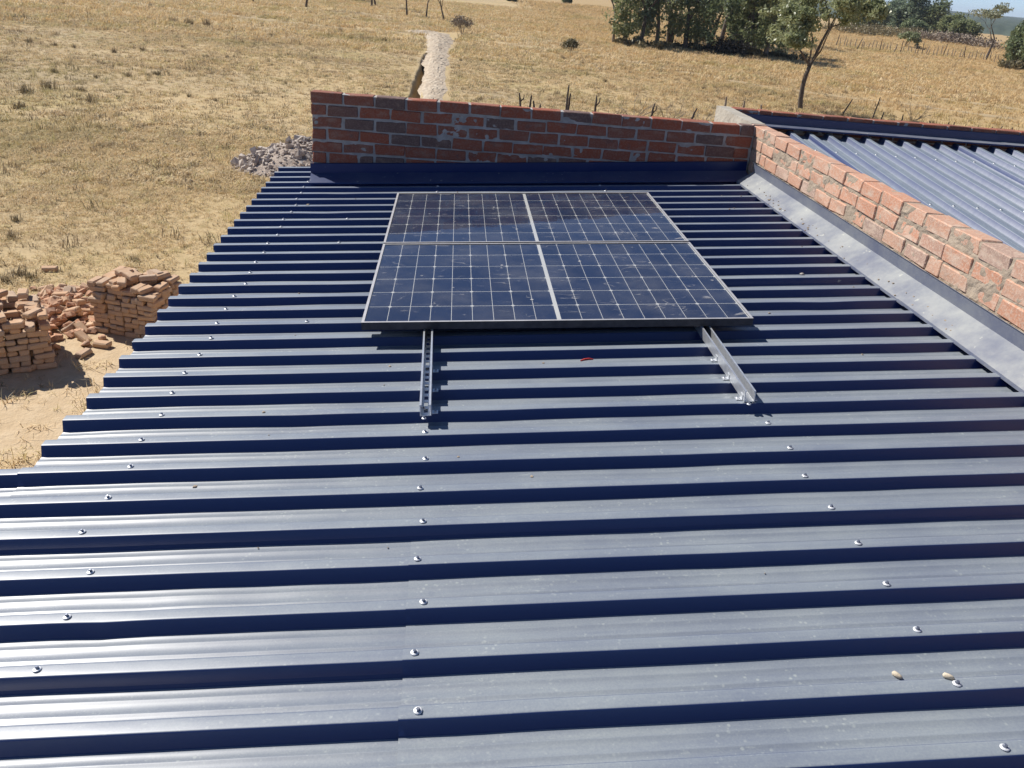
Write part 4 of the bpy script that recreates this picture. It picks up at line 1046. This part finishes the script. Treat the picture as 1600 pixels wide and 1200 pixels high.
# ------------------------------------------------------------------ grass
def tuft_mesh(name, mat, blades, h, width, spread, seed, droop=0.5):
    r_ = random.Random(seed); V = []; F = []
    for i in range(blades):
        a = r_.uniform(0, 6.283); rad = spread * r_.random() ** 0.6; p = Vector((math.cos(r_.uniform(0, 6.28)) * rad, math.sin(r_.uniform(0, 6.28)) * rad, -0.01))
        L = h * r_.uniform(0.55, 1.15); dr_ = droop * r_.uniform(0.4, 1.5); out_ = Vector((math.cos(a), math.sin(a), 0)); sd = Vector((-out_.y, out_.x, 0)) * width * r_.uniform(.6, 1.2)
        m = p + out_ * (L * 0.35 * dr_) + Vector((0, 0, L * 0.55 * max(0.15, 1 - 0.4 * dr_))); e = p + out_ * (L * dr_) + Vector((0, 0, L * max(0.08, 1 - 0.62 * dr_)))
        b0 = len(V); V += [p - sd, p + sd, m + sd * .8, m - sd * .8, e]; F += [(b0, b0 + 1, b0 + 2, b0 + 3), (b0 + 3, b0 + 2, b0 + 4)]
    me = bpy.data.meshes.new(name); me.from_pydata([tuple(v) for v in V], [], F); me.materials.append(mat); return me
def scatter(name, label, pts, scl, sources, seed):
    """points -> tufts (geometry nodes), ONE object"""
    n = len(pts); me = bpy.data.meshes.new(name); me.vertices.add(n); me.vertices.foreach_set('co', np.asarray(pts, np.float32).ravel())
    at = me.attributes.new('scl', 'FLOAT', 'POINT'); at.data.foreach_set('value', np.asarray(scl, np.float32))
    o = obj(name, me); tag(o, label, 'grass', kind='stuff')
    col = bpy.data.collections.new(name + '_tufts')
    for s in sources:
        so = bpy.data.objects.new('tuft', s); col.objects.link(so)
    ng = bpy.data.node_groups.new(name, 'GeometryNodeTree')
    ng.interface.new_socket('Geometry', in_out='INPUT', socket_type='NodeSocketGeometry'); ng.interface.new_socket('Geometry', in_out='OUTPUT', socket_type='NodeSocketGeometry')
    N = ng.nodes; gi = N.new('NodeGroupInput'); go = N.new('NodeGroupOutput'); ip = N.new('GeometryNodeInstanceOnPoints'); ci = N.new('GeometryNodeCollectionInfo')
    ci.inputs['Collection'].default_value = col; ci.inputs['Separate Children'].default_value = True; ci.inputs['Reset Children'].default_value = True
    rv = N.new('FunctionNodeRandomValue'); rv.data_type = 'FLOAT_VECTOR'; rv.inputs[0].default_value = (-0.12, -0.12, 0); rv.inputs[1].default_value = (0.12, 0.12, 6.28); rv.inputs['Seed'].default_value = seed
    na = N.new('GeometryNodeInputNamedAttribute'); na.data_type = 'FLOAT'; na.inputs['Name'].default_value = 'scl'
    m2p = N.new('GeometryNodeMeshToPoints')
    Lk = ng.links.new
    Lk(gi.outputs[0], m2p.inputs['Mesh']); Lk(m2p.outputs[0], ip.inputs['Points']); Lk(ci.outputs[0], ip.inputs['Instance']); ip.inputs['Pick Instance'].default_value = True
    Lk(rv.outputs[0], ip.inputs['Rotation']); Lk(na.outputs[0], ip.inputs['Scale']); Lk(ip.outputs[0], go.inputs[0])
    md = o.modifiers.new('tufts', 'NODES'); md.node_group = ng
    return o
rs = np.random.RandomState(5)
def field(n, pxr, pyr, keep):
    """random points on the ground inside a stretch of the pasture (uniform in ground area)"""
    c = [ground(pxr[0], pyr[0]), ground(pxr[1], pyr[0]), ground(pxr[0], pyr[1]), ground(pxr[1], pyr[1])]
    x0, x1 = min(p.x for p in c), max(p.x for p in c); y0, y1 = min(p.y for p in c), max(p.y for p in c)
    x = rs.uniform(x0, x1, n); y = rs.uniform(y0, y1, n)
    k = keep(x, y); x, y = x[k], y[k]
    return np.stack([x, y, gz(x, y)], 1)
def clear(x, y, dens=None):
    inside = ((x > -0.2) & (x < 9.8) & (y < 4.9)) | ((x > X0 - .3) & (x < WX + .3) & (y < WALL_V + .4))
    d = TR_B - TR_A; L = math.hypot(d.x, d.y)
    s = ((x - TR_A.x) * d.x + (y - TR_A.y) * d.y) / L; q = ((x - TR_A.x) * d.y - (y - TR_A.y) * d.x) / L
    trench = (s > -9) & (s < L + 22) & (q > -0.4) & (q < 1.25 + np.clip(s - L, 0, 20) * .03)
    ok = ~inside & ~trench
    for cx, cy, cr in PATH_PTS: ok &= ((x - cx) ** 2 + (y - cy) ** 2) > cr * cr
    return ok
def keep_near(x, y):
    pr = 1 - 0.93 * np.clip(sandmask(x, y) * 1.5, 0, 1)
    pr = pr * np.clip((fbm(x * .55, y * .55, 77, 3) - 0.2) * 2.6, 0.5, 1)
    return clear(x, y) & (rs.rand(len(x)) < pr)
T_NEAR = [tuft_mesh('tuft', M_GRASS, 12, 0.12, 0.0045, 0.09, i, 1.0) for i in range(5)] + [tuft_mesh('tuft', M_GRASS, 9, 0.17, 0.004, 0.07, 9 + i, 0.7) for i in range(2)] + [tuft_mesh('tuft', M_GRASS_DARK, 7, 0.11, 0.005, 0.08, 15, 1.1)]
x = rs.uniform(-12, 0, 52000); y = rs.uniform(3, 20, 52000); k = keep_near(x, y)
pts = np.stack([x[k], y[k], gz(x[k], y[k])], 1)
scatter('dry_grass', 'short trampled dry grass left of the house', pts, rs.uniform(.45, 1.2, len(pts)) * (0.6 + 0.9 * fbm(pts[:, 0] * .7, pts[:, 1] * .7, 91, 2)), T_NEAR, 1)
T_MID = [tuft_mesh('tuft', M_GRASS, 16, 0.15, 0.008, 0.16, 30 + i, 0.9) for i in range(5)] + [tuft_mesh('tuft', M_GRASS_DARK, 12, 0.13, 0.008, 0.13, 38 + i, 1.0) for i in range(2)]
x = rs.uniform(-34, 22, 90000); y = rs.uniform(14, 55, 90000)
k = clear(x, y) & (rs.rand(len(x)) < np.clip((fbm(x * .3, y * .3, 71, 3) - 0.2) * 2.6, 0.5, 1)) & (x > -6 - y * 0.62)
pts = np.stack([x[k], y[k], gz(x[k], y[k])], 1)
scatter('pasture_grass', 'dry straw-coloured grass over the middle pasture', pts, rs.uniform(.5, 1.3, len(pts)) * (0.5 + 1.1 * fbm(pts[:, 0] * .4, pts[:, 1] * .4, 93, 3)), T_MID, 2)
T_TALL = [tuft_mesh('tuft', M_GRASS, 14, 0.38, 0.006, 0.12, 120 + i, 0.45) for i in range(3)] + [tuft_mesh('tuft', M_GRASS_DARK, 14, 0.30, 0.007, 0.12, 125 + i, 0.5) for i in range(2)]
x = rs.uniform(-40, 24, 9000); y = rs.uniform(10, 70, 9000)
k = clear(x, y) & (rs.rand(len(x)) < np.clip((fbm(x * .16, y * .16, 57, 3) - 0.48) * 5, 0.03, 1)) & (x > -6 - y * 0.64)
pts = np.stack([x[k], y[k], gz(x[k], y[k])], 1)
scatter('tall_grass', 'taller seeding grass stalks in drifts across the pasture', pts, rs.uniform(.5, 1.2, len(pts)), T_TALL, 6)
T_GOLD = [tuft_mesh('tuft', M_GRASS_GOLD, 16, 0.24, 0.010, 0.22, 50 + i, 0.7) for i in range(5)] + [tuft_mesh('tuft', M_GRASS_DARK, 12, 0.2, 0.009, 0.18, 57, 0.7)]
x = rs.uniform(6, 130, 120000); y = rs.uniform(28, 175, 120000)
gm = goldmask(x, y)
k = clear(x, y) & (rs.rand(len(x)) < gm * (0.25 + 0.9 * fbm(x * .12, y * .2, 73, 3)) * np.clip(70 / y, .25, 1)) & (x < 12 + y * .95)
pts = np.stack([x[k], y[k], gz(x[k], y[k])], 1)
scatter('golden_grass', 'tall golden grass across the right-hand field', pts, rs.uniform(.6, 1.5, len(pts)) * (1 + np.clip(pts[:, 1] - 60, 0, 100) / 120), T_GOLD, 3)
T_FAR = [tuft_mesh('tuft', M_GRASS, 16, 0.26, 0.02, 0.35, 70 + i, 0.8) for i in range(3)] + [tuft_mesh('tuft', M_GRASS_GOLD, 16, 0.3, 0.02, 0.35, 78, 0.6)]
x = rs.uniform(-75, 70, 90000); y = rs.uniform(45, 130, 90000)
k = clear(x, y) & (rs.rand(len(x)) < 0.2 + 0.8 * fbm(x * .12, y * .12, 75, 3)) & (x > -6 - y * .66) & (x < 14 + y * .45)
pts = np.stack([x[k], y[k], gz(x[k], y[k])], 1)
scatter('far_grass', 'dry grass of the far pasture towards the saplings', pts, rs.uniform(.6, 1.5, len(pts)), T_FAR, 4)

# darker clumps standing out of the pasture
CL = [tuft_mesh('grass_clump', M_GRASS_DARK, 60, 0.34, 0.009, 0.16, 90 + i, 0.55) for i in range(4)]
clumps = [(178, 84, 1.5), (223, 80, 1.4), (286, 76, 1), (85, 112, 1.3), (200, 118, 1.2), (246, 116, 1.5), (232, 118, 1.1), (150, 120, 1), (140, 160, 1.8), (128, 140, 1.3), (185, 152, 1), (75, 138, 2.2), (40, 145, 2), (30, 170, 1.6), (338, 157, .8), (295, 150, .9),
          (322, 93, 1.2), (355, 92, 1), (366, 92, 1), (45, 66, 1.6), (85, 72, 1.5), (116, 76, 1.2), (40, 30, 2), (24, 30, 1.8), (236, 10, 2), (253, 12, 1.8), (360, 46, 1.6), (296, 38, 3), (325, 40, 3), (270, 34, 2.6),
          (532, 49, 2.2), (425, 58, 1.8), (602, 66, 1.8), (625, 66, 1.4), (550, 62, 1.5), (446, 130, .9), (720, 121, 1), (720, 96, 1), (868, 84, 1.4), (880, 92, 1.6), (833, 113, 1), (962, 108, 1.3), (976, 108, 1.3), (986, 114, 1), (1042, 98, 1), (945, 130, 1.3), (870, 150, 1.4), (1100, 140, 1.4), (1120, 146, 1.5),
          (1170, 152, 1.4), (885, 112, .9), (1019, 122, .9), (1110, 122, 1), (1320, 146, 1.3), (1340, 142, 1), (1285, 138, 1), (1270, 172, 1.4), (1235, 174, 1.3), (1440, 122, 1), (25, 345, .9), (18, 372, .9), (30, 430, 1.0), (10, 440, 1.0), (48, 436, .9), (210, 408, .7)]
for i, (px, py, s) in enumerate(clumps):
    p = ground(px, py)
    if px > 1225: lab = 'dry grass clump in the golden field beyond the wing and the lone tree'
    elif px > 820: lab = 'dark dry grass clump in the pasture between the brick wall and the copse'
    elif px > 400: lab = 'dark dry grass clump near the trail and the spoil bank'
    elif py > 300: lab = 'dark grass clump in the grass just behind the brick stacks'
    elif py > 100: lab = 'dark dry grass clump in the middle of the left pasture'
    elif py > 60: lab = 'dark dry grass clump in the upper left pasture, below the trail'
    else: lab = 'dark dry grass clump high up in the left pasture, close to the trail'
    tag(obj('grass_clump', CL[i % 4], None, (p.x, p.y, gzf(p.x, p.y)), (0, 0, i * 1.7), (s * .62, s * .62, s * .6)), lab, 'grass clump', 'dark grass clumps in the pasture')
b = MB(); b.tube([(0, 0, 0), (0.1, .2, .03), (0.05, 0.9, .05), (-0.1, 1.6, .03)], [0.03, 0.03, 0.025, 0.01], 5)
p = ground(936, 108); tag(obj('branch', b.mesh('branch', M_STICK_P), None, (p.x, p.y, gzf(p.x, p.y) + .03)), 'pale curved branch lying on the grass left of the copse', 'branch')

# ------------------------------------------------------------------ haze
hb = MB(); hb.quad_box(-5200, 5200, -3200, 6200, -4.0, 60.0)
t = NT('haze'); vol = t.n('VolumePrincipled', ins={'Color': (0.72, 0.82, 1.0, 1), 'Density': 1.7e-4, 'Anisotropy': 0.1}); t.link(vol.outputs[0], t.out.inputs['Volume'])
tag(obj('haze', hb.mesh('haze', t.mat)), 'thin blue haze over the far plain', 'haze', kind='stuff')
